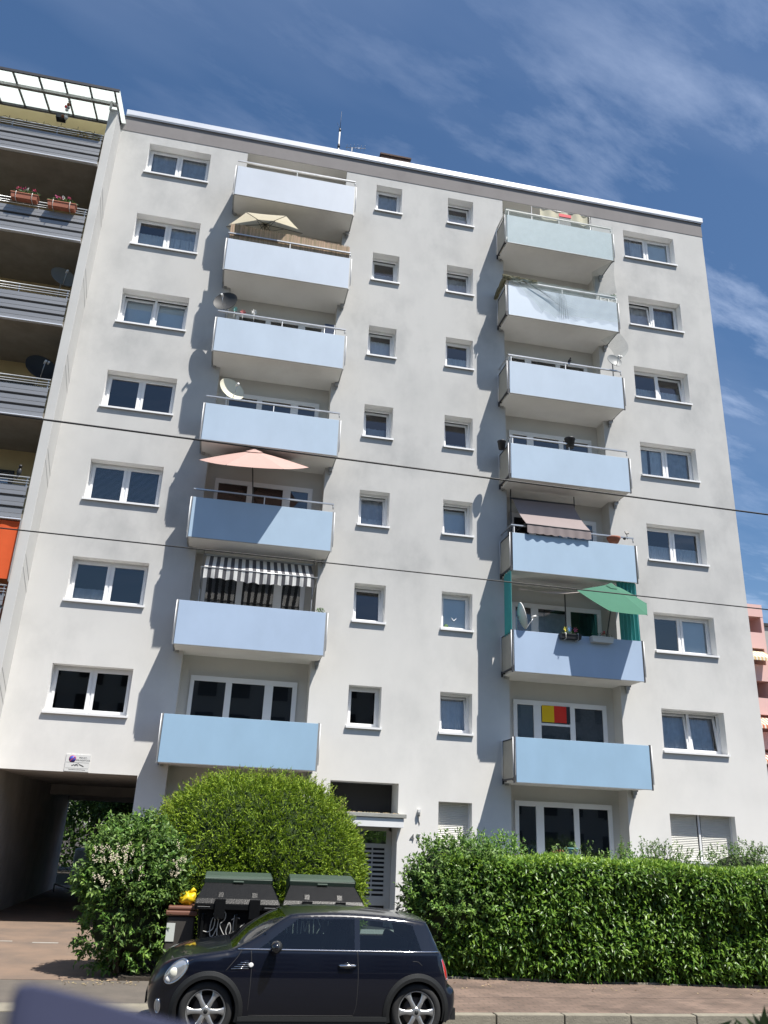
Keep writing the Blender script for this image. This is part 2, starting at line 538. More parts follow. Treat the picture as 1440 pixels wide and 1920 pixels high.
# white strip across the driveway
b = MB()
b.box(1.02, 1.50, -2.36, -2.28, 0.0, 0.022, 'd'); b.box(.15, .62, -2.20, -2.14, 0.0, 0.021, 'd')
tag(b.build('driveway_marking', mat('pale_strip', (.42, .40, .36), .8, var=.3, vscale=8)), kind='structure')
lt = MB()
for _ in range(120):
    x = random.uniform(2.2, 3.6) if random.random() < .5 else random.uniform(7.3, 14); y = random.uniform(-6.9, -6.5) if x < 4 else random.uniform(-7.5, -6.9) - .1 * max(0, x - 9)
    a = random.uniform(0, 6.28); s_ = random.uniform(.012, .035); z = pav_z(x) + .006
    lt.poly([(x + s_ * math.cos(a), y + s_ * math.sin(a), z), (x - s_ * .4 * math.sin(a), y + s_ * .4 * math.cos(a), z + .01), (x - s_ * math.cos(a), y - s_ * math.sin(a), z), (x + s_ * .4 * math.sin(a), y - s_ * .4 * math.cos(a), z + .004)])
tag(lt.build('fallen_leaves', mat('dry_leaf', (.35, .27, .15), .8, island=.3)), kind='stuff')

# ================================================================== MAIN BUILDING
BX0, BX1, BZ, BD = -1.0, 19.22, 22.72, 12.3
bld = thing('apartment_building', 'tall pale grey apartment block with light blue balcony fronts, filling the picture', 'building', (9, 6, 0))
colA = (0.0, 1.91); colB = (7.331, 8.20); colC = (9.783, 10.664); colD = (16.14, 18.057)
RL = (3.05, 6.31); RR = (11.71, 14.95)
RD = 0.5                       # recess depth
WD = 0.28                      # window set back
openings = []                  # x0,x1,z0,z1,depth
for r in range(7):
    zt = 22.32 - 2.75 * r
    openings.append((colA[0], colA[1], zt - 1.18, zt, WD))
    openings.append((colB[0], colB[1], zt + .016 - 1.08, zt + .016, WD))
for r in range(8):
    zt = 22.32 - 2.75 * r
    openings.append((colC[0], colC[1], zt + .016 - 1.08, zt + .016, WD if r < 7 else .24))
    openings.append((colD[0], colD[1], zt + .013 - 1.18, zt + .013, WD if r < 7 else .24))
openings.append((RL[0], RL[1], 0.9, 22.655, RD))
openings.append((RR[0], RR[1], 0.9, 22.655, RD))
openings.append((-0.85, 2.37, 0.0, 3.32, 12.3))      # passage
openings.append((7.0, 8.74, 0.15, 3.46, 0.8))        # entrance
xs = sorted({BX0, BX1, *[o[0] for o in openings], *[o[1] for o in openings]})
zs = sorted({0.0, BZ, *[o[2] for o in openings], *[o[3] for o in openings]})
w = MB()
for i in range(len(xs) - 1):
    for j in range(len(zs) - 1):
        cx, cz_ = (xs[i] + xs[i + 1]) / 2, (zs[j] + zs[j + 1]) / 2
        if xs[i + 1] - xs[i] < 1e-6 or zs[j + 1] - zs[j] < 1e-6: continue
        if any(o[0] < cx < o[1] and o[2] < cz_ < o[3] for o in openings): continue
        w.poly([(xs[i], 0, zs[j]), (xs[i + 1], 0, zs[j]), (xs[i + 1], 0, zs[j + 1]), (xs[i], 0, zs[j + 1])])
for (x0, x1, z0, z1, d) in openings:
    if d > 5 or d == RD: continue
    rv = MB(); rv.box(x0, x1, 0, d, z0, z1, 'fb'); rv.build('window_reveal', 'reveal_paint', bld)
w.box(BX1 - .001, BX1, 0, BD, 0, BZ, 'lfbdu'); w.box(BX0, BX0 + .001, 0, BD, 3.3, BZ, 'rfbdu')
w.build('wall', 'facade', bld)
w = MB(); w.box(-1.0, 2.37, BD, BD + .01, 3.0, BZ, 'fdu'); w.box(2.37, BX1, BD, BD + .01, 0, BZ, 'f'); w.build('rear_wall', 'facade', bld)
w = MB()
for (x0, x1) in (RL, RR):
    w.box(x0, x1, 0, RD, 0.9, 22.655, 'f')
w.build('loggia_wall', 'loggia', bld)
# passage: walls, ceiling with down-stand beams
w = MB()
w.box(-0.85, 2.37, 0, 12.3, 0, 3.32, 'fbd')
w.box(-0.849, 2.369, 8.0, 8.3, 3.02, 3.318); w.box(-0.849, 2.369, 12.0, 12.29, 2.95, 3.318)
w.build('passage_lining', mat('passage', (0.46, 0.45, 0.43), .9, var=.3, vscale=1.2, bump=.2), bld)
# fascia + metal cap
w = MB(); w.box(BX0, BX1 + .01, -0.012, 0.3, 22.66, 23.26); w.box(BX0, BX1 + 0.01, .3, BD, 22.72, 23.25); w.build('fascia', 'fascia', bld)
w = MB(); w.box(-0.86, BX1 + .06, -0.08, 0.35, 23.26, 23.455); w.box(-0.86, BX1 + .03, -0.06, -0.045, 23.22, 23.26, 'u'); w.build('roof_edge', 'roof_metal', bld, bevel=.012)
w = MB(); w.box(BX0, BX1, .35, BD, 23.25, 23.4); w.build('roof', mat('bitumen', (.06, .06, .06), .9, var=.3), bld)
# chimney
w = MB(); w.box(7.76, 8.86, 2.1, 2.8, 23.3, 25.76); ch = w.build('chimney', 'brick', bld)
w = MB(); w.box(7.72, 8.90, 2.06, 2.85, 25.762, 25.83); w.build('chimney_cap', 'brick', ch)

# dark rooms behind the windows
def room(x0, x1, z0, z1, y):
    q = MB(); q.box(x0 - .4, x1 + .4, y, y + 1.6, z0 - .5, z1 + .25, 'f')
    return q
def curtain_mb(x0, x1, y, z0, z1, waves=9, amp=.012):
    q = MB(); ph = random.random() * 6
    q.grid(lambda u, v: (x0 + (x1 - x0) * u, y + amp * math.sin(ph + u * waves * 6.283 + math.sin(u * 9)) * (.5 + .5 * (1 - v)), z0 + (z1 - z0) * v), waves * 8, 1)
    return q
def window(x0, x1, z0, z1, y, tilt=(), cur=None, n=2, sill=True, parent=bld, label=None):
    fw = .062
    f = MB()
    f.box(x0, x1, y, y + .06, z1 - fw, z1); f.box(x0, x1, y, y + .06, z0, z0 + fw)
    f.box(x0, x0 + fw, y, y + .06, z0 + fw, z1 - fw); f.box(x1 - fw, x1, y, y + .06, z0 + fw, z1 - fw)
    mids = []
    if n == 2:
        xm = (x0 + x1) / 2
        f.box(xm - .032, xm + .032, y, y + .06, z0 + fw, z1 - fw)
        cells = [(x0 + fw, xm - .032), (xm + .032, x1 - fw)]
    else:
        cells = [(x0 + fw, x1 - fw)]
    fo = f.build('window', 'white_pvc', parent, bevel=.004)
    if label: fo['label'] = label
    s = MB(); g = MB(); sw = .068
    for i, (a, c) in enumerate(cells):
        ang = R(7.5) if i in tilt else 0
        zb, zt = z0 + fw - .012, z1 - fw + .012
        a -= .01; c += .01
        def T(p):
            dz = p[2] - zb
            return (p[0], p[1] + dz * math.sin(ang), zb + dz * math.cos(ang))
        for bx in ((a, c, zb, zb + sw), (a, c, zt - sw, zt), (a, a + sw, zb + sw, zt - sw), (c - sw, c, zb + sw, zt - sw)):
            k0 = len(s.v); s.box(bx[0], bx[1], y - .018, y + .04, bx[2], bx[3])
            for q in range(k0, len(s.v)): s.v[q] = T(s.v[q])
        jx, jz = R(random.uniform(-.35, .35)), R(random.uniform(-.5, .5))
        P = [(a + sw, y + .012, zb + sw), (c - sw, y + .012, zb + sw), (c - sw, y + .012, zt - sw), (a + sw, y + .012, zt - sw)]
        cxm, czm = (a + c) / 2, (zb + zt) / 2
        P = [T((p[0], p[1] + (p[0] - cxm) * jx + (p[2] - czm) * jz, p[2])) for p in P]
        g.poly(P)
    so = s.build('sash', 'white_pvc', fo, bevel=.004)
    g.build('pane', 'window_glass', fo)
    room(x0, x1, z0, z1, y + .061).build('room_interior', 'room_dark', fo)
    if sill:
        q = MB()
        q.obox(((x0 + x1) / 2, y / 2 - .035, z0 - .012), ((x1 - x0) / 2 + .035, 0, 0), (0, y / 2 + .03, -.008), (0, 0, .011))
        q.box(x0 - .035, x1 + .035, -.066, -.058, z0 - .045, z0 - .012)
        q.box(x0 - .036, x0 - .024, -.062, y, z0 - .03, z0 + .022); q.box(x1 + .024, x1 + .036, -.062, y, z0 - .03, z0 + .022)
        q.build('sill', 'white_pvc', fo)
    if cur:
        dy = .15 if tilt else 0
        for (kind, a, c, lo, hi) in cur:
            xa = x0 + .05 + (x1 - x0 - .1) * a; xb = x0 + .05 + (x1 - x0 - .1) * c
            za = z0 + .05 + (z1 - z0 - .1) * lo; zb = z0 + .05 + (z1 - z0 - .1) * hi
            if kind == 'c': curtain_mb(xa, xb, y + .085 + dy, za, zb, max(3, int((xb - xa) * 11))).build('curtain', 'curtain', fo)
            elif kind == 'd': curtain_mb(xa, xb, y + .10 + dy, za, zb, max(3, int((xb - xa) * 7)), .02).build('curtain', 'curtain_dim', fo)
            elif kind == 'b':
                q = MB(); q.box(xa, xb, y + .08 + dy, y + .085 + dy, za, zb); q.build('blind', 'blind', fo)
            elif kind == 'v':
                q = MB(); zz_ = za
                while zz_ < zb:
                    q.poly([(xa, y + .075, zz_), (xb, y + .075, zz_), (xb, y + .11, zz_ + .022), (xa, y + .11, zz_ + .022)]); zz_ += .034
                q.build('blind', 'curtain', fo)
    return fo
Acur = [[('d', 0, 1, 0, 1)], [('c', 0, 1, 0, .62), ('d', 0.5, 1, .3, 1)], [('b', 0, 1, 0, 1)], None, [('v', 0, 1, 0, 1)], [('d', 0, .45, 0, .35)], None]
Atilt = [(), (), (0, 1), (), (), (), ()]
Bcur = [[('d', 0, 1, 0, 1)], [('d', 0, 1, 0, .6)], [('c', 0, 1, 0, .8)], [('d', 0, 1, 0, .5)], [('c', 0, 1, 0, .35), ('d', 0, 1, .3, 1)], None, None]
Btilt = [(), (0,), (0,), (0,), (0,), (0,), ()]
Ccur = [[('c', 0, 1, 0, .8)], [('c', 0, 1, 0, .3), ('d', 0, 1, .2, .9)], [('c', 0, 1, 0, .5)], [('c', 0, 1, 0, .3)], [('c', 0, 1, 0, .3), ('b', 0, 1, .3, .9)], [('b', 0, 1, 0, 1)], [('c', 0, 1, 0, 1)]]
Ctilt = [(0,), (0,), (), (0,), (0,), (), (0,)]
Dcur = [[('d', 0, .25, 0, 1), ('c', .2, .5, 0, .9), ('b', .5, 1, 0, 1)], [('d', 0, 1, 0, 1)], [('c', 0, 1, 0, .55)], [('c', 0, .2, 0, 1), ('c', .25, .5, 0, 1), ('d', .5, 1, 0, 1)], [('c', 0, 1, 0, .5)], [('b', .5, 1, 0, 1)], [('d', 0, 1, 0, 1), ('c', 0, 1, 0, .15)]]
Dtilt = [(), (0,), (1,), (), (), (), (0, 1)]
for r in range(7):
    zt = 22.32 - 2.75 * r
    window(*colA, zt - 1.18 + .03, zt, WD, Atilt[r], Acur[r])
    window(*colB, zt + .016 - 1.05, zt + .016, WD, Btilt[r], Bcur[r], n=1)
    window(*colC, zt + .016 - 1.05, zt + .016, WD, Ctilt[r], Ccur[r], n=1)
    window(*colD, zt + .013 - 1.15, zt + .013, WD, Dtilt[r], Dcur[r])
# heart shaped ornament in the sixth small window
hz = 22.32 - 2.75 * 5 - .72
q = MB(); q.tube([(10.14, .29, hz + .09), (10.22, .29, hz), (10.30, .29, hz + .09)], .012, 6); q.build('window_ornament', 'white_pvc', bld)
q = MB(); q.blob((10.0, .30, hz - .2), (.07, .04, .1)); q.build('window_plant', mat('houseplant', (.06, .12, .04), .8), bld)
# ground floor shutters
for (x0, x1) in (colC, colD):
    zt = 22.32 - 2.75 * 7 + .016; z0 = zt - (1.08 if x0 < 12 else 1.18)
    q = MB(); z_ = z0 + .02
    while z_ < zt - .02:
        for (a, c) in ([(x0, x1)] if x0 < 12 else [(x0, (x0 + x1) / 2 - .03), ((x0 + x1) / 2 + .03, x1)]):
            q.poly([(a + .03, .235, z_), (c - .03, .235, z_), (c - .03, .225, z_ + .02), (a + .03, .225, z_ + .02)])
            q.poly([(a + .03, .225, z_ + .02), (c - .03, .225, z_ + .02), (c - .03, .238, z_ + .043), (a + .03, .238, z_ + .043)])
        z_ += .043
    so = q.build('roller_shutter', 'shutter', bld)
    for (a, c) in [(x0 + .001, x0 + .03), (x1 - .03, x1 - .001)] + ([((x0 + x1) / 2 - .028, (x0 + x1) / 2 + .028)] if x0 > 12 else []):
        f = MB(); f.box(a, c, .205, .239, z0, zt - .001); f.build('guide_rail', 'white_pvc', so)
    f = MB(); f.box(x0 - .03, x1 + .03, -.06, -.002, z0 - .03, z0 + .018); f.build('sill', 'white_pvc', so)

# loggia windows and doors (back wall at RD)
SOF = [20.13 - 2.755 * k for k in range(7)]
SOF.append(0.85)
def loggia_front(side, k):
    zt = SOF[k] + 2.13 if k < 7 else 3.04
    y = RD - .05
    if side == 'L': cells = [(3.40, 4.20, 1.35), (4.36, 5.20, 2.05), (5.42, 5.92, 2.05)]; X0, X1 = 3.30, 6.04
    else: cells = [(12.09, 12.56, 2.05), (12.78, 13.62, 2.05 if k != 7 else 1.35), (13.77, 14.60, 1.35)]; X0, X1 = 11.98, 14.72
    if k == 7: zt += .06
    f = MB(); g = MB()
    f.box(X0, X1, y, RD - .002, zt, zt + .13)
    f.box(X0, X1, y + .01, RD - .002, zt - 2.0, zt - 1.55)
    px_ = X0
    for (a, c, h) in cells:
        f.box(px_, a, y, RD - .002, zt - 1.549, zt - .0005); px_ = c
        g.poly([(a, y + .022, zt - 1.549), (c, y + .022, zt - 1.549), (c, y + .022 + random.uniform(-.004, .004), zt), (a, y + .022, zt)])
    f.box(px_, X1, y, RD - .002, zt - 1.549, zt - .0005)
    fo = f.build('balcony_window', 'white_pvc', bld, bevel=.004)
    g.build('pane', 'window_glass', fo)
    # dark backing behind each pane
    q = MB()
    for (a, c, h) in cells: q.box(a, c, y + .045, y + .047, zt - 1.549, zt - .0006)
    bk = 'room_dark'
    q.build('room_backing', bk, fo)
    return fo, cells, zt, y
mat('frosted', (.30, .34, .35), .5, var=.1, vscale=20)
mat('grey_blind', (.22, .215, .21), .8, var=.25, vscale=14)
LW = {}
for k in range(7):
    LW['L', k] = loggia_front('L', k); LW['R', k] = loggia_front('R', k)
LW['R', 7] = loggia_front('R', 7)
fo, cells, zt, y = LW['R', 6]
q = MB(); a, c, h = cells[0]; q.box(a + .01, c - .01, y + .03, y + .035, zt - 1.5, zt - .01); q.build('roller_blind', 'frosted', fo)
q = MB()
for (a, c, h) in cells[1:]: q.box(a + .01, c - .01, y + .03, y + .035, zt - 1.5, zt - .01)
q.build('roller_blind', 'grey_blind', fo)
q = MB(); a, c, h = cells[1]; q.box(a, c, y + .005, y + .018, zt - .52, zt - .46); q.build('transom_bar', 'white_pvc', fo)
for k in (2, 5):
    fo, cells, zt, y = LW['R', k]
    q = MB(); a, c, h = cells[1]; q.box(a, c, y + .03, y + .034, zt - 1.2, zt - .1); q.build('roller_blind', 'curtain_dim', fo)
# entrance
q = MB(); q.box(7.0, 8.74, 0.02, .8, .15, .16); q.build('entrance_floor', 'near_paving', bld)
q = MB()
q.box(6.9, 8.90, -0.30, .25, 2.64, 2.735); q.build('entrance_ledge', mat('ledge', (.36, .36, .33), .9, var=.25, vscale=4, bump=.4), bld, bevel=.01)
q = MB(); q.box(7.0, 8.84, -0.26, .79, 2.42, 2.636); q.build('entrance_canopy', 'white_pvc', bld, bevel=.006)
q = MB(); q.box(7.0, 8.739, .78, .8, 2.74, 3.455); q.build('entrance_transom', 'room_dark', bld)
dr = MB(); Y = .60
dr.box(7.1, 8.66, Y, Y + .05, 2.33, 2.419); dr.box(8.60, 8.735, Y, Y + .05, .16, 2.329); dr.box(7.05, 7.2, Y, Y + .05, .16, 2.329)
dr.box(7.2, 8.60, Y, Y + .05, 1.93, 2.03); dr.box(7.2, 8.6, Y, Y + .05, .62, .78)
for i in range(5):
    X = 8.57 - i * .33; dr.box(X, X + .03, Y + .001, Y + .049, .78, 1.93)
for i in range(11):
    Z = .78 + i * .1045; dr.box(7.2, 8.60, Y + .004, Y + .047, Z, Z + .052)
do = dr.build('entrance_door', mat('letterbox_metal', (.62, .61, .58), .5, metal=.3, var=.1), bld, bevel=.003)
q = MB(); q.box(7.2, 8.6, Y + .052, Y + .06, .16, 1.93); q.build('letterbox_inside', 'room_dark', do)
q = MB(); q.box(7.2, 8.6, Y + .01, Y + .014, 2.03, 2.33); q.build('pane', 'window_glass', do)
q = MB(); q.box(7.2, 8.6, Y + .054, Y + .062, 2.03, 2.33); q.build('door_backing', 'room_dark', do)
# pebbles lying on the ledge
q = MB()
for i in range(70):
    q.blob((random.uniform(7.2, 8.75), random.uniform(-.26, .0), 2.735 + .008), (.016, .016, .014), 5, 3)
tag(q.build('leaf_litter', 'dry_leaf'), kind='stuff')

# ------------------------------------------------------------------ balconies
def balcony(side, k):
    X0, X1 = (2.84, 6.49) if side == 'L' else (11.53, 15.18)
    rc = RL if side == 'L' else RR
    z0 = SOF[k]; PT = z0 + 1.09
    if k == 7: PT = 1.92; z0 = .95
    s = MB()
    s.box(X0 + .005, X1 - .005, -.895, -.003, z0 + .01, z0 + .17)
    s.box(rc[0] + .002, rc[1] - .002, -.003, RD - .003, z0 + .011, z0 + .169)
    so = s.build('balcony', 'concrete_slab', bld)
    pm = PANEL[k]
    if side == 'R' and k == 0: pm = R0P
    if side == 'R' and k == 1: pm = R1P
    p = MB(); p.box(X0, X1, -.925, -.90, z0, PT); po = p.build('front_panel', pm, so, bevel=.003)
    p = MB(); p.box(X0 - .003, X1 + .003, -.929, -.896, z0 - .014, z0 - .001); p.build('edge_strip', 'rail_grey', so)
    # side frames
    for sx, out_ in ((X0, -1), (X1, 1)):
        xa = sx + ((-.055 if side == 'R' else -.033) if out_ < 0 else (.03 if side == 'R' else .012))
        q = MB()
        q.box(xa, xa + .02, -.83, -.10, z0 + .10, PT - .06)
        q.build('side_panel', 'side_panel', so)
        q = MB()
        for yy in (-.90, -.07):
            q.box(xa - .012, xa + .03, yy, yy + .035, z0 - .02, PT + (.02 if yy < -.5 else -.02))
        q.box(xa - .012, xa + .03, -.865, -.07, PT - .06, PT - .03); q.box(xa - .012, xa + .03, -.865, -.07, z0 + .06, z0 + .1)
        # bolts that tie the frame to the slab
        for yy in (-.78, -.18):
            q.box(min(xa, sx), max(xa + .03, sx) + (.07 if out_ < 0 else 0), yy, yy + .03, z0 + .04, z0 + .07)
        q.build('side_frame', 'dark_steel' if side == 'R' else 'rail_grey', so)
        for yy in ((-.91,) if side == 'L' else (-.905, -.09)):
            q = MB(); q.tube([(xa - .02 if out_ < 0 else xa + .045, yy, z0 + .12), (xa - .02 if out_ < 0 else xa + .045, yy, PT)], .011, 6)
            q.build('post', 'white_pvc', so)
    # corbels under the slab at the recess edge
    q = MB()
    q.box(X1 - .10, X1 + .01, -.10, -.004, z0 - .10, z0 + .008); q.box(X1 - .08, X1 - .04, -.06, -.004, z0 - .19, z0 - .10)
    q.box(X0 + .02, X0 + .1, -.07, -.004, z0 - .04, z0 + .008)
    q.build('bracket', 'rail_grey', so)
    if k < 5:
        q = MB(); zr = PT + .245; yr = -.86
        q.box(X0 - .02, X1 + .02, yr - .025, yr + .025, zr - .018, zr + .018)
        rx = X0 - .02 if side == 'R' else X0 - .02
        if side == 'R': q.box(X0 - .02, X0 + .02, yr + .025, -.004, zr - .018, zr + .018)
        q.tube([(X1, yr, zr), (X1 + .01, yr, zr - .14)], .014, 6)
        q.build('handrail', 'steel' if not (side == 'R' and k == 0) else 'rail_grey', so)
        for fx in ([.5] if side == 'L' else [.02, .5]):
            q = MB(); xx = X0 + (X1 - X0) * fx
            q.box(xx - .012, xx + .012, yr - .012, yr + .012, PT - .5, zr - .018)
            q.build('post', 'white_pvc', so)
    return so
BAL = {}
for k in range(7):
    BAL['L', k] = balcony('L', k); BAL['R', k] = balcony('R', k)
BAL['R', 7] = balcony('R', 7)

# ================================================================== LEFT BUILDING
lb = thing('apartment_building', 'cream apartment block with grey ribbed balcony fronts, cut off at the left edge', 'building', (-4, 4, 0))
FX0, FX1, FY = -1.17, -0.93, -0.88
q = MB(); q.box(FX0, FX1, FY, 10, 3.3, 22.55); q.box(FX0, -.86, FY, -.001, 0, 3.3); q.box(FX0, -.86, .0, 10, 0, 3.299); q.build('fin_wall', 'facade_fin', lb, bevel=.01)
LZ = [20.3 - 2.8 * k for k in range(8)]
q = MB(); q.box(-12, FX0 - .001, 1.4, 10, 0, 22.4); q.build('wall', 'cream_wall', lb)
mat('deck_soffit', (.30, .27, .225), .9, var=.3, vscale=2)
mat('ribbed_metal', (.27, .275, .285), .42, metal=.35, var=.12, vscale=2, stretch=(.2, 1, 4))
for k, z0 in enumerate(LZ):
    s = MB(); s.box(-12, FX0 - .002, -.86, 1.4, z0 - .02, z0 + .16)
    so = s.build('balcony', 'deck_soffit', lb)
    # ribbed front: three trapezoid bands
    p = MB(); zz_ = z0 + .0
    for i in range(3):
        h = .30; zb = z0 + .02 + i * h
        pr_ = [(-.86, zb), (-.96, zb + .004), (-.955, zb + .10), (-.948, zb + .107), (-.955, zb + .114), (-.952, zb + .232), (-.86, zb + .236), (-.86, zb + h)]
        for a in range(len(pr_) - 1):
            p.poly([(-12, pr_[a][0], pr_[a][1]), (FX0 - .02, pr_[a][0], pr_[a][1]), (FX0 - .02, pr_[a + 1][0], pr_[a + 1][1]), (-12, pr_[a + 1][0], pr_[a + 1][1])])
    p.build('front_panel', 'ribbed_metal', so)
    q = MB(); q.box(-12, FX0 - .003, -1.0, -.90, z0 - .035, z0 - .005); q.build('drip_flashing', 'roof_metal', so)
    q = MB()
    for zz_ in (.95, 1.02, 1.11): q.tube([(-12, -.93, z0 + zz_), (FX0 - .01, -.93, z0 + zz_)], .014 if zz_ < 1.1 else .02, 6)
    x = FX0 - .06
    while x > -12: q.box(x - .012, x + .012, -.925, -.905, z0 + .6, z0 + 1.1); x -= 1.25
    q.build('handrail', 'steel', so)
    q = MB(); zt = z0 + 2.15
    q.box(-3.9, -2.2, 1.34, 1.39, z0 + .2, zt); fo = q.build('balcony_window', 'dark_steel', lb)
    q = MB(); q.box(-3.8, -2.3, 1.33, 1.335, z0 + .25, zt - .06); q.build('pane', 'window_glass', fo)
# glass canopy
mat('canopy_glass', (.86, .90, .875), .35, trans=.75, var=.04, vscale=2)
cz = lambda y: 22.93 + .19 * y
s = MB(); s.obox((-6.38, -.72, cz(-.72)), (5.55, 0, 0), (0, .82, .82 * .19), (0, 0, .008)); 
can = s.build('glass_canopy', 'canopy_glass', lb)
s = MB()
for i in range(16):
    x = -.98 - .72 * i; s.obox((x, -.72, cz(-.72) - .04), (.022, 0, 0), (0, .82, .82 * .19), (0, 0, .03))
s.box(-12, -.84, -1.58, -1.53, cz(-1.55) - .07, cz(-1.55) + .02); s.box(-12, -.84, .02, .08, cz(0) - .09, cz(0) + .02)
s.build('canopy_frame', 'dark_steel', can)
s = MB(); s.box(-12, -.93, -1.04, -.95, cz(-1) - .17, cz(-1) - .07); s.box(-1.14, -1.08, -1.1, -1.04, cz(-1) - .42, cz(-1) - .1); s.build('canopy_beam', 'rail_grey', can)
s = MB(); s.box(-12, FX0, 0.02, 1.4, 22.3, 22.78); s.box(-.93, -.87, .02, .3, 22.5, 22.88); s.build('roof_edge', 'cream_wall', lb)
# wall joints on the fin
for z in (19.55, 16.7, 13.9, 11.1, 8.25, 5.5):
    for dz in (0, -.32):
        s = MB(); s.tube([(FX1 + .002, FY + .05, z + dz), (FX1 + .002, -.02, z + dz - .42)], .005, 4); s.build('fin_crack', 'rail_grey', lb)

# ================================================================== THINGS ON THE BALCONIES
mat('beige_fabric', (.66, .61, .48), .9, trans=.5, var=.06)
mat('pink_fabric', (.47, .31, .27), .9, trans=.08, var=.05)
mat('green_fabric', (.05, .165, .105), .9, trans=.07, var=.08)
mat('turquoise_fabric', (.10, .42, .42), .9, trans=.4, var=.1, vscale=4)
mat('pole_dark', (.05, .05, .05), .5)
mat('white_fabric', (.82, .82, .80), .9, trans=.4)
mat('grey_fabric', (.09, .09, .10), .9, trans=.2)
mat('rose_fabric', (.26, .215, .21), .9, trans=.005, var=.06)
mat('orange_fabric', (.85, .13, .03), .85, trans=.25, var=.08, vscale=5)
mat('dish_grey', (.03, .032, .034), .6); mat('dish_cream', (.62, .60, .48), .5); mat('dish_light', (.24, .25, .25), .5)
mat('leaf_green', (.07, .15, .035), .6, island=.4, trans=.25)
mat('terracotta', (.38, .13, .075), .7, var=.15, vscale=6)
mat('black_plastic', (.02, .02, .022), .5); mat('white_plastic', (.65, .65, .63), .5)
for n_, c_ in {'red': (.6, .02, .03), 'teal': (.05, .45, .42), 'white': (.8, .8, .78), 'yellow': (.75, .65, .04), 'blue': (.06, .25, .6), 'pink': (.75, .12, .25), 'magenta': (.65, .05, .25)}.items():
    mat('petal_' + n_, c_, .6, island=.2)

def parasol(name, label, apex, rim, base, fabric, group=None, hub_drop=.3, vent=True, underside_ribs=True, valance=0.0):
    t = thing(name, label, 'parasol', base, group)
    apex = Vector(apex); rim = [Vector(p) for p in rim]; n = len(rim)
    c = MB(); c.smooth = False
    nu, nv = 6, 4
    for i in range(n):
        a, b_ = rim[i], rim[(i + 1) % n]
        def P(u, v):
            p = apex + (a - apex) * u * (1 - v) + (b_ - apex) * u * v
            p.z += -.05 * 4 * v * (1 - v) * u * 0.35 + 0.02 * math.sin(math.pi * u)
            return p
        for x in range(nu):
            for y in range(nv):
                q = [P((x + .0) / nu, y / nv), P((x + 1) / nu, y / nv), P((x + 1) / nu, (y + 1) / nv), P(x / nu, (y + 1) / nv)]
                if x == 0: q = [q[0], q[1], q[2]]
                c.poly(q)
    cap = c.build('canopy', fabric, t)
    if vent:
        v = MB()
        up = Vector((0, 0, .05))
        for i in range(n):
            a = apex + (rim[i] - apex) * .17 + up * .7; b_ = apex + (rim[(i + 1) % n] - apex) * .17 + up * .7
            v.poly([apex + up * 1.4, a, b_])
        v.build('vent', fabric, cap)
    cen = sum(rim, Vector()) / n
    axis = (apex - cen).normalized()
    hub = apex - Vector((0, 0, hub_drop))
    s = MB()
    for r_ in rim:
        s.tube([apex - Vector((0, 0, .02)), apex.lerp(r_, .5) - Vector((0, 0, .012)), r_ - Vector((0, 0, .008))], .009, 5)
        s.tube([hub, apex.lerp(r_, .5) - Vector((0, 0, .015))], .008, 5)
    s.build('ribs', 'pole_dark', t)
    p = MB(); p.tube([base, (base[0], base[1], (base[2] + hub.z) / 2), hub, apex + Vector((0, 0, .03))], .019, 8); p.tube([hub - Vector((0, 0, .05)), hub + Vector((0, 0, .04))], .035, 8)
    p.build('pole', 'pole_dark', t)
    p = MB(); p.lathe(base, [(.17, 0), (.17, .04), (.05, .07), (.03, .3)], 16, close=True); p.build('foot', 'pole_dark', t)
    return t
def oval(c, rx, ry, tiltx, tilty, n=6, a0=0.0):
    return [(c[0] + rx * math.cos(a0 + 2 * math.pi * i / n), c[1] + ry * math.sin(a0 + 2 * math.pi * i / n),
             c[2] + tiltx * rx * math.cos(a0 + 2 * math.pi * i / n) + tilty * ry * math.sin(a0 + 2 * math.pi * i / n)) for i in range(n)]
parasol('parasol', 'open beige parasol with dark ribs above the reed screen on an upper balcony', (3.86, -.42, 19.62), oval((3.86, -.46, 19.36), 1.16, .86, .10, .03), (3.9, -.42, 17.54), 'beige_fabric', hub_drop=.32)
parasol('parasol', 'faded pink parasol tilted to the street over a half shaded blue balcony', (4.26, -.85, 11.74), oval((4.31, -.86, 11.36), 1.46, 1.12, .055, .54, 6, R(0)), (4.38, -.62, 9.28), 'pink_fabric', hub_drop=.42)
g_rim = [(15.22, -1.30, 8.42), (15.08, -.62, 8.93), (14.12, -.60, 8.98), (13.20, -1.28, 8.60), (13.84, -1.86, 7.94), (14.90, -1.86, 7.93)]
parasol('parasol', 'dark green parasol tilted to the street on the balcony with turquoise curtains', (14.31, -1.10, 8.90), g_rim, (14.27, -.72, 6.52), 'green_fabric', hub_drop=.4)

# reed screen
q = MB(); x = 2.86
while x < 6.46:
    w_ = random.uniform(.008, .02); h = 19.12 - (x - 2.86) * .035 + random.uniform(-.05, .02)
    q.box(x, x + w_, -.815 + random.uniform(-.006, .006), -.80, 18.1, h); x += w_ + .001
tag(q.build('reed_screen', mat('reed', (.36, .27, .18), .9, island=.35)), 'brown reed screen tied behind the rail under the beige parasol', 'screen')

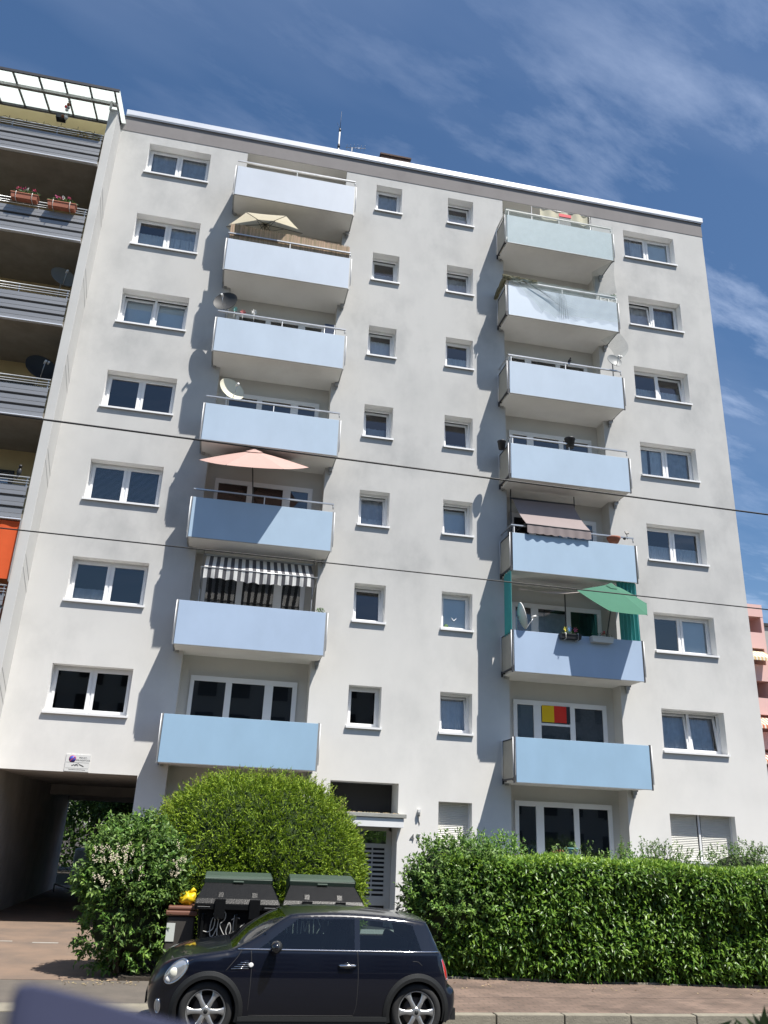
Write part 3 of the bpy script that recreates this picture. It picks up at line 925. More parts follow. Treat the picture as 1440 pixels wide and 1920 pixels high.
def dish(label, c, r, d, m_, group='satellite dishes on the balconies', floor=None, lnb=1):
    c = Vector(c); d = Vector(d).normalized()
    t = thing('satellite_dish', label, 'satellite dish', (c.x, c.y, floor if floor is not None else c.z - r), group)
    rot = d.to_track_quat('Z', 'Y').to_matrix()
    q = MB(); k0 = 0
    prof = [(r * u, .16 * r * 2 * (u * u)) for u in (0.001, .25, .5, .75, .93, 1.0)] 
    prof += [(r * 1.02, .33 * r + .004), (r * 1.0, .33 * r - .012)]
    q.lathe((0, 0, 0), prof, 28)
    q.lathe((0, 0, -.012), [(r * u, .16 * r * 2 * (u * u)) for u in (0.001, .25, .5, .75, .93, 1.0)], 28)
    q.v = [tuple(c + rot @ Vector(p)) for p in q.v]
    q.build('reflector', m_, t)
    a = MB(); base = c + rot @ Vector((0, -r * .98, .33 * r)); tip = c + rot @ Vector((0, -r * .25, r * 1.15))
    a.tube([base, tip], .012, 6); a.build('arm', 'steel', t)
    a = MB(); a.tube([tip - (rot @ Vector((0, 0, .07))), tip + (rot @ Vector((0, 0, .05)))], .032, 8)
    if lnb > 1: a.tube([tip + rot @ Vector((.08, 0, -.05)), tip + rot @ Vector((.08, 0, .05))], .028, 8)
    a.build('receiver', 'white_plastic', t)
    a = MB(); back = c - d * .06; a.tube([c, back, (back.x, back.y, t.location.z)], .02, 6); a.build('mast', 'steel', t)
    return t
dish('dark grey satellite dish beside the pinwheels on the third left balcony', (3.02, -.66, 16.36), .35, (-.30, -.92, .22), 'dish_grey', floor=14.8)
dish('cream satellite dish seen edge on, on the fourth left balcony', (3.42, -.50, 13.62), .37, (.42, -.82, .30), 'dish_cream', floor=12.05)
dish('small light grey satellite dish at the right end of the third right balcony', (15.0, -.80, 16.30), .25, (.10, -.90, .30), 'dish_light', floor=14.8, lnb=2)
dish('narrow white satellite dish beside the left turquoise curtain', (11.72, -.78, 7.86), .36, (.95, -.18, .25), 'white_plastic', floor=6.55)
dish('pale grey satellite dish on a ribbed grey balcony of the cream block', (-1.72, .10, 16.85), .36, (.4, -.8, .3), 'dish_light', floor=15.0)
dish('black satellite dish on a lower ribbed grey balcony of the cream block', (-1.76, .0, 13.75), .42, (.4, -.8, .3), 'dish_grey', floor=12.1, lnb=2)

def leaves_mb(q, c, rad, n, size, flat=.5):
    for _ in range(n):
        a = rng.normal(size=3); a /= np.linalg.norm(a); rr = rng.random() ** .4
        p = Vector((c[0] + a[0] * rad[0] * rr, c[1] + a[1] * rad[1] * rr, c[2] + a[2] * rad[2] * rr))
        d = Vector(rng.normal(size=3)).normalized() ; e = d.cross(Vector(rng.normal(size=3))).normalized()
        s_ = size * random.uniform(.6, 1.3)
        q.poly([p - d * s_, p + e * s_ * .5, p + d * s_, p - e * s_ * .5])
def pinwheel(q, c, r, n=6):
    c = Vector(c)
    for i in range(n):
        a = 2 * math.pi * i / n
        u = Vector((math.cos(a), -.1, math.sin(a))); v = Vector((math.cos(a + .7), .1, math.sin(a + .7)))
        q.poly([c, c + u * r, c + (u + v) * r * .5 + Vector((0, -.02, 0))])
def flower_box(label, x0, x1, y, z, h, mbox, cols, group, foliage=70, leaf=.03, fh=.13, cat='flower box', brackets=None, pin=False):
    t = thing('flower_box', label, cat, ((x0 + x1) / 2, y, z), group)
    q = MB(); d = .09
    q.poly([(x0 + .02, y - d, z), (x1 - .02, y - d, z), (x1, y - d - .02, z + h), (x0, y - d - .02, z + h)])
    q.poly([(x0 + .02, y + d, z), (x1 - .02, y + d, z), (x1, y + d + .02, z + h), (x0, y + d + .02, z + h)])
    q.poly([(x0 + .02, y - d, z), (x0 + .02, y + d, z), (x0, y + d + .02, z + h), (x0, y - d - .02, z + h)])
    q.poly([(x1 - .02, y - d, z), (x1 - .02, y + d, z), (x1, y + d + .02, z + h), (x1, y - d - .02, z + h)])
    q.poly([(x0 + .02, y - d, z), (x1 - .02, y - d, z), (x1 - .02, y + d, z), (x0 + .02, y + d, z)])
    q.box(x0 - .01, x1 + .01, y - d - .03, y + d + .03, z + h - .025, z + h)
    q.build('box', mbox, t)
    if brackets:
        q = MB()
        for fx in (.2, .8):
            xx = x0 + (x1 - x0) * fx; q.tube([(xx, y + d + .04, z + h + .02), (xx, y - d - .045, z + h + .01), (xx, y - d - .03, z - .02), (xx, y + d + .03, z - .03)], .009, 5)
        q.build('bracket', brackets, t)
    q = MB()
    if foliage: leaves_mb(q, ((x0 + x1) / 2, y, z + h + fh * .45), ((x1 - x0) * .52, d * 1.1, fh * .6), foliage, leaf); q.build('foliage', 'leaf_green', t)
    for j, cname in enumerate(cols):
        q = MB(); cx = x0 + (x1 - x0) * (.18 + .64 * (j + .5) / len(cols)) + random.uniform(-.03, .03)
        if pin:
            zz_ = z + h + fh + random.uniform(0, .05)
            pinwheel(q, (cx, y - .05, zz_), .07); q.tube([(cx, y - .03, zz_), (cx, y, z + h - .02)], .004, 4)
            q.build('pinwheel', 'petal_' + cname, t)
        else:
            for _ in range(3): leaves_mb(q, (cx + random.uniform(-.05, .05), y - .04, z + h + fh * random.uniform(.7, 1.15)), (.045, .04, .035), 10, .02)
            q.build('flower', 'petal_' + cname, t)
    return t
flower_box('terracotta flower box of pink geraniums, left one on the grey ribbed balcony', -3.22, -2.50, -1.06, 18.48, .17, 'terracotta', ['pink', 'magenta', 'white', 'pink'], 'geranium boxes on the cream block', 130, .045, .2, brackets='white_plastic')
flower_box('terracotta flower box of pink geraniums, right one beside the fin wall', -2.22, -1.46, -1.06, 18.40, .17, 'terracotta', ['magenta', 'pink', 'white', 'pink'], 'geranium boxes on the cream block', 130, .045, .2, brackets='white_plastic')
flower_box('black flower box with yellow, blue and pink pinwheels on the curtained balcony', 12.78, 13.36, -1.02, 7.30, .13, 'black_plastic', ['yellow', 'blue', 'pink'], 'flower boxes on the curtained balcony', 70, .03, .1, brackets='white_plastic', pin=True)
flower_box('white flower box with withered stems below the green parasol', 13.66, 14.28, -1.02, 7.28, .15, 'white_plastic', ['red'], 'flower boxes on the curtained balcony', 24, .03, .12)

# pinwheels on the third left balcony rail
for nm, x, z, lab in (('teal', 3.28, 16.13, 'teal pinwheel clipped to the rail of the third left balcony'), ('red', 3.52, 16.06, 'red pinwheel clipped to the rail of the third left balcony'), ('white', 3.84, 16.13, 'white pinwheel clipped to the rail of the third left balcony')):
    t = thing('pinwheel', lab, 'pinwheel', (x, -.8, 15.6), 'pinwheels on a balcony rail')
    q = MB(); pinwheel(q, (x, -.8, z), .085, 7); q.build('vanes', 'petal_' + nm, t)
    q = MB(); q.tube([(x, -.79, z), (x, -.79, 15.6)], .006, 5); q.build('stick', 'white_plastic', t)
# folding chair
t = thing('folding_chair', 'dark folding chair standing at the right end of the third left balcony', 'chair', (6.1, -.35, 14.79))
q = MB(); q.obox((6.08, -.45, 16.12), (.14, 0, 0), (0, .012, -.002), (0, -.02, .20)); q.build('backrest', mat('blue_cloth', (.05, .07, .12), .8), t)
q = MB()
for x in (5.93, 6.23): q.tube([(x, -.47, 16.33), (x, -.40, 15.6), (x, -.1, 14.8)], .012, 6); q.tube([(x, -.30, 15.55), (x, -.62, 14.8)], .012, 6)
q.tube([(5.93, -.44, 15.75), (6.23, -.44, 15.75)], .01, 6); q.build('frame', 'steel', t)
q = MB(); q.obox((6.08, -.30, 15.5), (.15, 0, 0), (0, .18, .02), (0, 0, .012)); q.build('seat', 'blue_cloth', t)

# striped awning
t = thing('awning', 'grey and white striped awning with scalloped edge on the sixth left balcony', 'awning', (4.7, -.4, 6.52))
q = MB(); n_ = 30; x0, x1 = 3.34, 6.12
f_ = MB(); val = MB()
for i in range(n_):
    q.cur = i % 2; val.cur = i % 2
    a, c = x0 + (x1 - x0) * i / n_, x0 + (x1 - x0) * (i + 1) / n_
    for j in range(4):
        u0, u1 = j / 4, (j + 1) / 4
        P = lambda x, u: (x, -.02 - 1.08 * u, 8.93 - .64 * u - .05 * math.sin(math.pi * u))
        q.poly([P(a, u0), P(c, u0), P(c, u1), P(a, u1)])
    wv = lambda x: -1.10 - .03 * math.sin(x * 14)
    zb = lambda x: 7.99 + .03 * abs(math.sin((x - x0) / (x1 - x0) * math.pi * 10)) - .02 * math.sin(x * 3)
    for s_ in range(3):
        aa, cc = a + (c - a) * s_ / 3, a + (c - a) * (s_ + 1) / 3
        val.poly([(aa, -1.10, 8.29), (cc, -1.10, 8.29), (cc, wv(cc), zb(cc)), (aa, wv(aa), zb(aa))])
q.build('cloth', ['white_fabric', 'grey_fabric'], t); val.build('valance', ['white_fabric', 'grey_fabric'], t)
q = MB(); q.tube([(3.26, -1.10, 8.29), (6.2, -1.10, 8.29)], .016, 6); q.tube([(3.28, -.03, 8.95), (6.16, -.03, 8.95)], .03, 8)
for x in (3.27, 6.19): q.tube([(x, -.05, 6.52), (x, -.05, 9.1)], .016, 6); q.tube([(x, -.06, 8.0), (x, -1.10, 8.29)], .012, 6)
q.build('frame', 'steel', t)
t = thing('folded_parasol', 'thin dark stick and round black dome behind the sixth left balcony front', 'stick', (3.6, -.6, 6.52))
q = MB(); q.tube([(3.62, -.75, 6.53), (3.62, -.75, 7.4), (3.66, -.72, 7.5)], .02, 6); q.build('pole', 'pole_dark', t)
q = MB(); q.blob((3.68, -.6, 7.45), (.14, .14, .13)); q.build('cover', 'black_plastic', t)
t = thing('potted_plant', 'small green plant at the right end of the striped awning balcony', 'plant', (6.36, -.7, 6.52))
q = MB(); q.lathe((6.36, -.75, 6.9), [(.001, 0), (.08, 0), (.11, .5)], 12); q.build('pot', 'terracotta', t)
q = MB(); leaves_mb(q, (6.37, -.78, 7.5), (.13, .1, .12), 70, .03); q.build('foliage', 'leaf_green', t)

# dusty rose awning
t = thing('awning', 'plain dusty rose clamp awning let down over the fifth right balcony rail', 'awning', (12.7, -.6, 9.28))
q = MB()
TL, TR, BL_, BR_ = Vector((11.84, -.15, 11.54)), Vector((13.72, -.15, 11.58)), Vector((11.93, -1.0, 10.47)), Vector((13.83, -1.0, 10.47))
q.grid(lambda u, v: TL.lerp(TR, u).lerp(BL_.lerp(BR_, u), v) + Vector((0, .04 * math.sin(math.pi * v), -.05 * math.sin(math.pi * v))), 12, 10)
q.build('cloth', 'rose_fabric', t)
q = MB(); q.grid(lambda u, v: BL_.lerp(BR_, u) + Vector((.01, -.012 * v * math.sin(u * 40), -v * (.245 + .025 * abs(math.sin(u * math.pi * 8))))), 60, 2); q.build('valance', 'rose_fabric', t)
q = MB()
for x in (11.78, 13.76): q.tube([(x, -.15, 9.29), (x, -.15, 11.84)], .017, 6)
q.tube([(11.76, -.15, 11.56), (13.78, -.15, 11.58)], .028, 8); q.tube([(11.9, -1.0, 10.47), (13.86, -1.0, 10.47)], .014, 6)
q.tube([(11.78, -.15, 10.4), (11.9, -1.0, 10.47)], .01, 5); q.tube([(13.76, -.15, 10.4), (13.86, -1.0, 10.47)], .01, 5)
q.build('frame', 'dark_steel', t)
t = thing('terracotta_pot', 'low terracotta pot on the rail beside the rose awning', 'pot', (14.6, -.86, 10.3))
q = MB(); q.lathe((14.62, -.80, 10.27), [(.001, 0), (.13, 0), (.19, .12), (.20, .16), (.17, .17), (.15, .12), (.001, .11)], 16); q.build('pot', 'terracotta', t)
q = MB(); leaves_mb(q, (14.62, -.8, 10.45), (.14, .1, .03), 26, .03); q.build('foliage', mat('dead_leaf', (.25, .10, .04), .8, island=.3), t)
t = thing('solar_lamp', 'small black solar lamp on the rail end right of the rose awning', 'lamp', (15.02, -.86, 10.4))
q = MB(); q.obox((15.0, -.88, 10.60), (.05, 0, .01), (0, .01, -.01), (0, .03, .05)); q.build('solar_panel', 'black_plastic', t)
q = MB(); q.tube([(15.02, -.86, 10.4), (15.0, -.87, 10.58)], .01, 5); q.blob((14.93, -.86, 10.42), .045); q.build('lamp_body', 'black_plastic', t)

# fourth right balcony: black pots
for (x, y, z, r_, lab) in ((13.40, -.83, 13.10, .15, 'larger black bucket hanging on the middle of the fourth right balcony rail'), (11.32, -.72, 12.82, .12, 'small black pot hanging outside the left frame of the fourth right balcony')):
    q = MB(); q.lathe((x, y, z), [(.001, 0), (r_ * .75, 0), (r_, .26 if r_ > .13 else .22), (r_ * 1.08, .27 if r_ > .13 else .23), (r_ * 1.08, .30 if r_ > .13 else .25), (r_ * .95, .30 if r_ > .13 else .25), (r_ * .8, .05)], 18)
    tag(q.build('bucket', 'black_plastic'), lab, 'bucket', 'black buckets on the fourth right balcony')
t = thing('bird', 'small dark bird perched at the middle of the third right balcony rail', 'bird', (13.5, -.86, 15.98))
q = MB(); q.blob((13.5, -.86, 16.06), (.05, .09, .055)); q.blob((13.5, -.93, 16.12), (.03, .035, .03)); q.tube([(13.5, -.80, 16.04), (13.5, -.68, 16.0)], [.03, .01], 6); q.tube([(13.5, -.955, 16.12), (13.5, -.99, 16.11)], [.01, .002], 5)
q.tube([(13.49, -.86, 16.02), (13.49, -.86, 15.96)], .005, 4); q.build('body', 'black_plastic', t)

# top right balcony: cream cloth with red pot, nets
t = thing('cloth', 'cream cloth hung inside the top right balcony', 'cloth', (13.6, -.35, 20.3))
q = MB(); q.grid(lambda u, v: (12.92 + 1.72 * u, -.35 + .03 * math.sin(u * 22), 22.28 - (.35 + .08 * math.sin(u * 9)) * v - .03 * math.sin(u * 5)), 50, 4); q.build('cloth', mat('cream_cloth', (.70, .66, .50), .9, trans=.3), t)
q = MB(); q.tube([(12.6, -.34, 22.3), (14.75, -.34, 22.3)], .012, 6); q.tube([(12.62, -.34, 20.32), (12.62, -.34, 22.3)], .014, 6); q.tube([(14.73, -.34, 20.32), (14.73, -.34, 22.3)], .014, 6); q.build('pole', 'steel', t)
t = thing('sign_board', 'small red and dark board on the top right balcony rail', 'board', (13.75, -.6, 21.2))
q = MB(); q.box(13.48, 13.92, -.62, -.6, 21.84, 21.96); q.build('board', 'petal_red', t)
q = MB(); q.box(13.5, 13.9, -.61, -.59, 21.3, 21.838); q.build('panel', 'dark_steel', t)

def sheet(name, label, fn, nu, nv, m_, cat='net', group='bird nets on the upper right balconies'):
    q = MB(); q.grid(fn, nu, nv); return tag(q.build(name, m_), label, cat, group)
sheet('bird_net', 'grey green bird net wrapped over the front of the top right balcony',
      lambda u, v: (11.45 + 3.78 * u, -.945 - .01 * math.sin(u * 31 + v * 6), 21.46 - v * 1.34 + .02 * math.sin(u * 14)), 60, 8, 'bird_net')
def fn(u, v):
    x = 11.6 + 3.6 * u
    drop = (.75 + .55 * min(1, max(0, (u - .10) / .32)) ** 1.5) if u < .42 else 1.12 - .12 * (u - .42)
    if u < .30: drop = .18 + 1.0 * (u / .30) ** 1.4
    return (x, -.96 - .02 * math.sin(u * 50 + v * 9) - .01 * math.sin(v * 20), 18.74 - drop * v)
sheet('bird_net', 'torn bird net hanging in a slanting fold over the second right balcony', fn, 90, 10, 'bird_net')
q = MB()
for k in range(7):
    a = .35 + .02 * k; pts = []
    for s_ in range(9):
        v = s_ / 8; pts.append((11.9 + 1.9 * v ** (.75 + .05 * k) + .035 * k * (1 - v) + .012 * math.sin(9 * v + k), -.985, 18.72 - (1.28 - .10 * k) * v ** (1 - .06 * k)))
    q.tube(pts, [.0045 - .0004 * j for j in range(9)], 4)
for k in range(5):
    q.tube([(13.15 + .03 * k, -.985, 18.62), (13.22 + .05 * k, -.985, 18.2), (13.15 + .08 * k, -.985, 17.5)], .0035, 4)
tag(q.build('net_cord', mat('cord', (.16, .20, .2), .9)), 'dark gathered cords of the torn net crossing the second right balcony front', 'cord')
sheet('bird_net', 'bird net stretched from the top right balcony down to the second balcony end',
      lambda u, v: (15.22 - .45 * u * (1 - .3 * v) - .05 * math.sin(v * 3.1), -.93 + .75 * u, 20.12 - 1.25 * v + .1 * u), 8, 12, 'bird_net')
sheet('bird_net', 'loose flap of bird net bulging below the right end of the second balcony',
      lambda u, v: (15.18 + .30 * math.sin(math.pi * v) * (1 - .2 * u) - .35 * u * (1 - v) , -.93 + .55 * u, 17.35 - 1.0 * v * (1 - .15 * u)), 10, 14, 'bird_net')
t = thing('planter', 'mossy straw matting draped over the left corner of the second right balcony', 'planter', (11.6, -.9, 18.4))
q = MB()
for i in range(220):
    x = random.uniform(11.42, 12.45); z = 18.73 + random.uniform(-.05, .10) * (1 - (x - 11.4) * .5)
    q.obox((x, -.90 + random.uniform(-.06, .06), z), (random.uniform(.05, .1), random.uniform(-.02, .02), random.uniform(-.02, .02)), (0, .01, 0), (0, 0, .008))
for i in range(160):
    y = random.uniform(-.92, .0); q.obox((11.42 + random.uniform(-.05, .05), y, 18.70 - .1 * (y + .9) + random.uniform(-.1, .08)), (.01, 0, 0), (0, random.uniform(.05, .1), random.uniform(-.02, .02)), (0, 0, .008))
q.build('matting', mat('moss_straw', (.20, .19, .12), .95, island=.4), t)
t = thing('planter', 'white ornamental planter with small plant at the right end of the second right balcony', 'planter', (14.95, -.82, 18.4))
q = MB(); q.box(14.66, 15.26, -.86, -.80, 18.62, 18.70)
for x in (14.68, 14.95, 15.22): q.box(x - .02, x + .02, -.86, -.80, 18.44, 18.62)
q.tube([(14.70, -.88, 18.46), (14.85, -.88, 18.58), (14.95, -.88, 18.46), (15.08, -.88, 18.58), (15.2, -.88, 18.46)], .012, 5); q.build('box', 'white_plastic', t)
q = MB(); leaves_mb(q, (15.15, -.82, 18.78), (.12, .08, .08), 60, .03); q.build('foliage', 'leaf_green', t)

# turquoise curtains, sun sail
sheet('side_curtain', 'turquoise curtain tied at the left side of the curtained balcony', lambda u, v: (11.47 + .02 * math.sin(u * 40), -.90 + .55 * u, 9.10 - 1.72 * v + .03 * math.sin(u * 20)), 50, 6, 'turquoise_fabric', 'curtain', 'turquoise curtains on a balcony')
sheet('side_curtain', 'turquoise curtain hanging at the right end behind the green parasol', lambda u, v: (14.62 + .60 * u + .03 * v, -.80 + .05 * math.sin(u * 34), 9.12 - 1.70 * v), 60, 6, 'turquoise_fabric', 'curtain', 'turquoise curtains on a balcony')
sheet('sun_sail', 'pale beige sun sail stretched under the ceiling of the curtained balcony', lambda u, v: (11.95 + 1.75 * u, -.10 - .95 * v * (.25 + .75 * u), 8.80 + .12 * (1 - v) * u - .10 * v * u - .12 * math.sin(math.pi * u) * v), 16, 8, mat('sail_fabric', (.62, .54, .50), .9, trans=.35), 'sun sail', None)
t = thing('sail_pole', 'dark pole carrying the beige sun sail', 'pole', (13.28, -.3, 6.52)); q = MB(); q.tube([(13.28, -.3, 6.52), (13.28, -.3, 8.75)], .018, 6); q.build('pole', 'pole_dark', t)
# flag in the window
fo, cells, zt, y = LW['R', 6]
a, c, h = cells[1]
t = thing('flag', 'yellow, red and black flag hanging in the first floor balcony window', 'flag', ((a + c) / 2, y, zt - .45))
for i, m_ in enumerate((mat('flag_yellow', (.75, .50, .01), .8), mat('flag_red', (.65, .03, .02), .8), 'black_plastic')):
    w0, w1 = ((0, .43), (.43, .87), (.87, 1.0))[i]
    q = MB(); q.grid(lambda u, v: (a + .02 + (c - a - .02) * (w0 + (w1 - w0) * u), y - .012 + .006 * math.sin((w0 + (w1 - w0) * u) * 18), zt + .02 - .45 * v), 12, 3)
    q.build('flag_stripe', m_, t)
# teal bucket on the ground floor balcony
t = thing('bucket', 'pale turquoise bucket with a plant on the ground floor balcony rail', 'bucket', (12.95, -.86, 1.92))
q = MB(); q.lathe((12.95, -.84, 1.90), [(.001, 0), (.11, 0), (.15, .2), (.165, .215), (.165, .235), (.14, .235), (.12, .1)], 18); q.build('pail', mat('teal_plastic', (.20, .42, .42), .5), t)
q = MB(); leaves_mb(q, (12.98, -.84, 2.2), (.1, .08, .1), 40, .03); q.build('foliage', 'leaf_green', t)
t = thing('flower_pot', 'reddish flowering pot plant left of the turquoise bucket', 'pot plant', (12.6, -.84, 1.92))
q = MB(); leaves_mb(q, (12.6, -.84, 2.02), (.16, .09, .07), 80, .03); q.build('foliage', 'dead_leaf', t)
q = MB(); q.lathe((12.6, -.84, 1.85), [(.001, 0), (.09, 0), (.12, .12)], 12); q.build('pot', 'terracotta', t)

# cream block things: orange screen, bird figure, baubles, string of lights
q = MB(); q.grid(lambda u, v: (-6.0 + 4.84 * u, -.93 + .01 * math.sin(u * 60), 9.03 - 1.46 * v), 80, 8)
tag(q.build('privacy_screen', 'orange_fabric'), 'bright orange fabric screen closing a lower balcony of the cream block', 'screen')
q = MB(); q.box(-1.19, -1.13, -1.0, -.93, 7.5, 9.1) if False else q.box(-1.155, -1.10 - .072, -.99, -.93, 7.5, 9.1); tag(q.build('screen_post', 'rail_grey'), 'grey post at the right edge of the orange screen', 'post')
t = thing('bird', 'dark crow figure sitting on the grey rail of the cream block', 'bird figure', (-1.46, -.93, 10.22))
q = MB(); q.blob((-1.46, -.93, 10.34), (.06, .05, .11)); q.blob((-1.45, -.95, 10.48), (.045, .045, .045)); q.tube([(-1.45, -.97, 10.48), (-1.42, -1.02, 10.47)], [.018, .003], 5); q.tube([(-1.48, -.90, 10.3), (-1.52, -.86, 10.14)], [.04, .015], 5)
q.tube([(-1.46, -.93, 10.25), (-1.46, -.93, 10.2)], .02, 5); q.build('body', 'black_plastic', t)
t = thing('hanging_ornament', 'string of round grey and red baubles hanging under the glass canopy', 'ornament', (-2.33, -.9, 21.9))
q = MB(); q.tube([(-2.33, -.9, 22.62), (-2.3, -.9, 21.9)], .004, 4); q.build('string', 'steel', t)
for i, (dx, z, m_) in enumerate(((0, 22.48, 'rail_grey'), (-.02, 22.36, 'dead_leaf'), (-.07, 22.26, 'petal_red'), (.0, 22.24, 'rail_grey'), (-.03, 22.14, 'white_plastic'), (-.1, 21.88, 'dead_leaf'), (0, 21.84, 'white_plastic'))):
    q = MB(); q.blob((-2.33 + dx, -.92, z), .048); q.build('bauble', m_, t)
t = thing('outdoor_lamp', 'dark lamp with round glass under the glass canopy', 'lamp', (-2.5, -.6, 21.9))
q = MB(); q.box(-2.68, -2.42, -.75, -.55, 21.98, 22.14); q.build('housing', 'dark_steel', t); q = MB(); q.blob((-2.4, -.72, 22.04), .07); q.build('bulb', 'white_plastic', t)
t = thing('light_string', 'string of small lights wound along the top rail of the cream block', 'light string', (-4, -.93, 21.3))
q = MB(); pts = [(-12 + i * .12, -.95, 21.42 + .05 * math.sin(i * 1.9)) for i in range(90)]; q.tube(pts, .008, 4); q.build('cable', 'black_plastic', t)
q = MB()
for i in range(0, 90, 4): q.obox((pts[i][0], -.97, pts[i][2] + .05), (.008, 0, 0), (0, .008, 0), (0, 0, .03))
q.build('bulbs', 'black_plastic', t)
t = thing('dried_garland', 'yellowish dried garland on the top rail next to the fin wall', 'garland', (-1.8, -.95, 21.2))
q = MB(); leaves_mb(q, (-1.75, -.93, 21.28), (.55, .05, .1), 150, .035); q.build('foliage', mat('straw', (.45, .36, .16), .9, island=.3), t)

# ------------------------------------------------------------------ wall lamp, house number, sign
t = thing('wall_lamp', 'small wall lamp with trailing cable above the house number', 'lamp', (9.27, -.02, 2.8))
q = MB(); q.box(9.24, 9.31, -.09, -.001, 2.80, 2.87); q.build('housing', 'white_plastic', t)
q = MB(); q.lathe((9.265, -.05, 2.70), [(.001, 0), (.035, .01), (.035, .09), (.03, .1)], 10); q.build('lamp_head', 'rail_grey', t)
q = MB(); q.tube([(9.27, -.012, 2.72), (9.275, -.012, 2.62), (9.30, -.012, 2.52)], .009, 5); q.build('cable', 'rail_grey', t)
t = thing('house_number', 'grey metal house number 47 on the wall beside the entrance', 'house number', (9.2, -.01, 2.1))
for i, s_ in enumerate('47'):
    text_part('digit', s_, .24, (9.06 + .155 * i, -.016, 2.13), FACE, mat('number_metal', (.33, .33, .33), .4, metal=.6), t, .006)
t = thing('parking_sign', 'white private property sign with a blue disc above the passage', 'sign', (.97, -.02, 3.33))
q = MB(); q.box(.69, 1.245, -.018, -.001, 3.335, 3.72); q.build('board', 'white_plastic', t, bevel=.002)
q = MB(); q.lathe((.84, -.019, 3.615), [(.001, 0), (.082, 0), (.082, .002)], 26, axis='y'); q.build('disc_rim', mat('sign_red', (.35, .05, .12), .5), t)
q = MB(); q.lathe((.84, -.0225, 3.615), [(.001, 0), (.068, 0), (.068, .003)], 26, axis='y'); q.build('disc', mat('sign_blue', (.05, .08, .42), .5), t)
q = MB(); q.obox((.84, -.0245, 3.615), (.052, 0, .045), (0, .001, 0), (-.007, 0, .008)); q.build('disc_bar', 'sign_red', t)
ink = mat('sign_ink', (.06, .06, .06), .6)
text_part('lettering', 'PRIVAT-', .052, (1.08, -.0195, 3.63), FACE, 'sign_ink', t, .0008, 'CENTER')
text_part('lettering', 'GRUNDSTÜCK', .048, (1.085, -.0195, 3.575), FACE, 'sign_ink', t, .0008, 'CENTER')
q = MB(); q.box(.71, 1.225, -.0195, -.0182, 3.535, 3.54); q.box(.71, 1.225, -.0195, -.0182, 3.405, 3.409)
q.obox((1.06, -.0195, 3.475), (.055, 0, -.022), (0, .0008, 0), (.004, 0, .010)); 
for i in range(7): q.obox((.85 + .022 * i, -.0195, 3.468 + .008 * (i % 3)), (.009, 0, .004 * ((i % 2) * 2 - 1)), (0, .0008, 0), (0, 0, .012))
q.obox((.96, -.0195, 3.505), (.045, 0, .015), (0, .0008, 0), (0, 0, .005)); q.build('pictogram', 'sign_ink', t)
text_part('lettering', 'Widerrechtlich parkende Fahrzeuge', .026, (.97, -.0195, 3.37), FACE, 'sign_ink', t, .0008, 'CENTER')
# antenna on the roof
t = thing('antenna', 'thin whip antenna on the roof edge', 'antenna', (6.15, 2.0, 23.4))
q = MB(); q.tube([(6.15, 2, 23.4), (6.15, 2, 26.45)], .028, 6); q.build('mast', 'white_plastic', t)
q = MB(); q.tube([(6.15, 2, 26.45), (6.16, 2, 27.36)], [.012, .005], 5); q.tube([(6.15, 2, 26.38), (6.15, 2, 26.5)], .045, 6); q.tube([(6.15, 2, 25.6), (6.15, 2, 25.75)], .05, 6); q.tube([(6.15, 2, 26.5), (6.02, 2.0, 26.78)], .005, 4); q.build('whip', 'dark_steel', t)
t = thing('antenna', 'flat comb shaped television antenna lying low behind the roof edge', 'antenna', (6.6, 2.0, 23.4))
q = MB(); q.tube([(6.64, 2.0, 23.4), (6.64, 2.0, 25.72)], .02, 6); q.build('mast', 'steel', t)
q = MB(); q.tube([(6.40, 2.0, 25.68), (7.16, 2.0, 25.80)], .010, 5)
for i in range(6): q.tube([(6.45 + i * .13, 1.85, 25.69 + i * .02), (6.45 + i * .13, 2.15, 25.69 + i * .02)], .006, 4)
q.build('boom', 'steel', t)

# ================================================================== PINK BUILDING AND BLOCK BEHIND, RIGHT EDGE
pk = thing('apartment_building', 'pink apartment block with recessed balconies and orange awnings behind the right corner', 'building', (44, 46, 0))
PX = 49.9
q = MB()
q.box(34, PX, 44.2, 54, 0, 22.3); 
q.build('wall', 'pink_wall', pk)
PZ = [19.9 - 2.8 * i for i in range(7)]
q = MB(); q.box(34, PX, 41, 44.19, 21.2, 22.3); q.box(PX - .25, PX, 41.02, 44.19, 0, 21.199)
q.build('roof_parapet', 'pink_wall', pk)
for i, z in enumerate(PZ):
    q = MB(); q.box(34, PX - .26, 41, 41.12, z - 1.5, z - .12); q.box(34, PX - .26, 41.13, 44.19, z - 1.5, z - 1.33); so = q.build('balcony', 'pink_wall', pk)
    q = MB(); q.box(44.5, 49.2, 44.14, 44.18, z - 1.3, z + .8); q.build('balcony_door', 'room_dark', so)
for i, (m_, x0, x1) in {1: ('y', 44, 49.6), 3: ('o', 44, 49.6), 4: ('o', 44, 49.6)}.items():
    z = PZ[i] + 1.05
    q = MB(); n_ = 34
    for s_ in range(n_):
        q.cur = s_ % 2; a = x0 + (x1 - x0) * s_ / n_; c = x0 + (x1 - x0) * (s_ + 1) / n_
        q.poly([(a, 41.1, z), (c, 41.1, z), (c, 39.9, z - .75), (a, 39.9, z - .75)])
        q.poly([(a, 39.9, z - .75), (c, 39.9, z - .75), (c, 39.88, z - 1.0), ((a + c) / 2, 39.88, z - 1.06), (a, 39.88, z - 1.0)])
    aw = q.build('awning', [mat('awning_white', (.8, .76, .66), .9, trans=.2), mat('awning_yellow', (.72, .50, .22), .9, trans=.2) if m_ == 'y' else mat('awning_orange', (.72, .20, .08), .9, trans=.2)], pk)
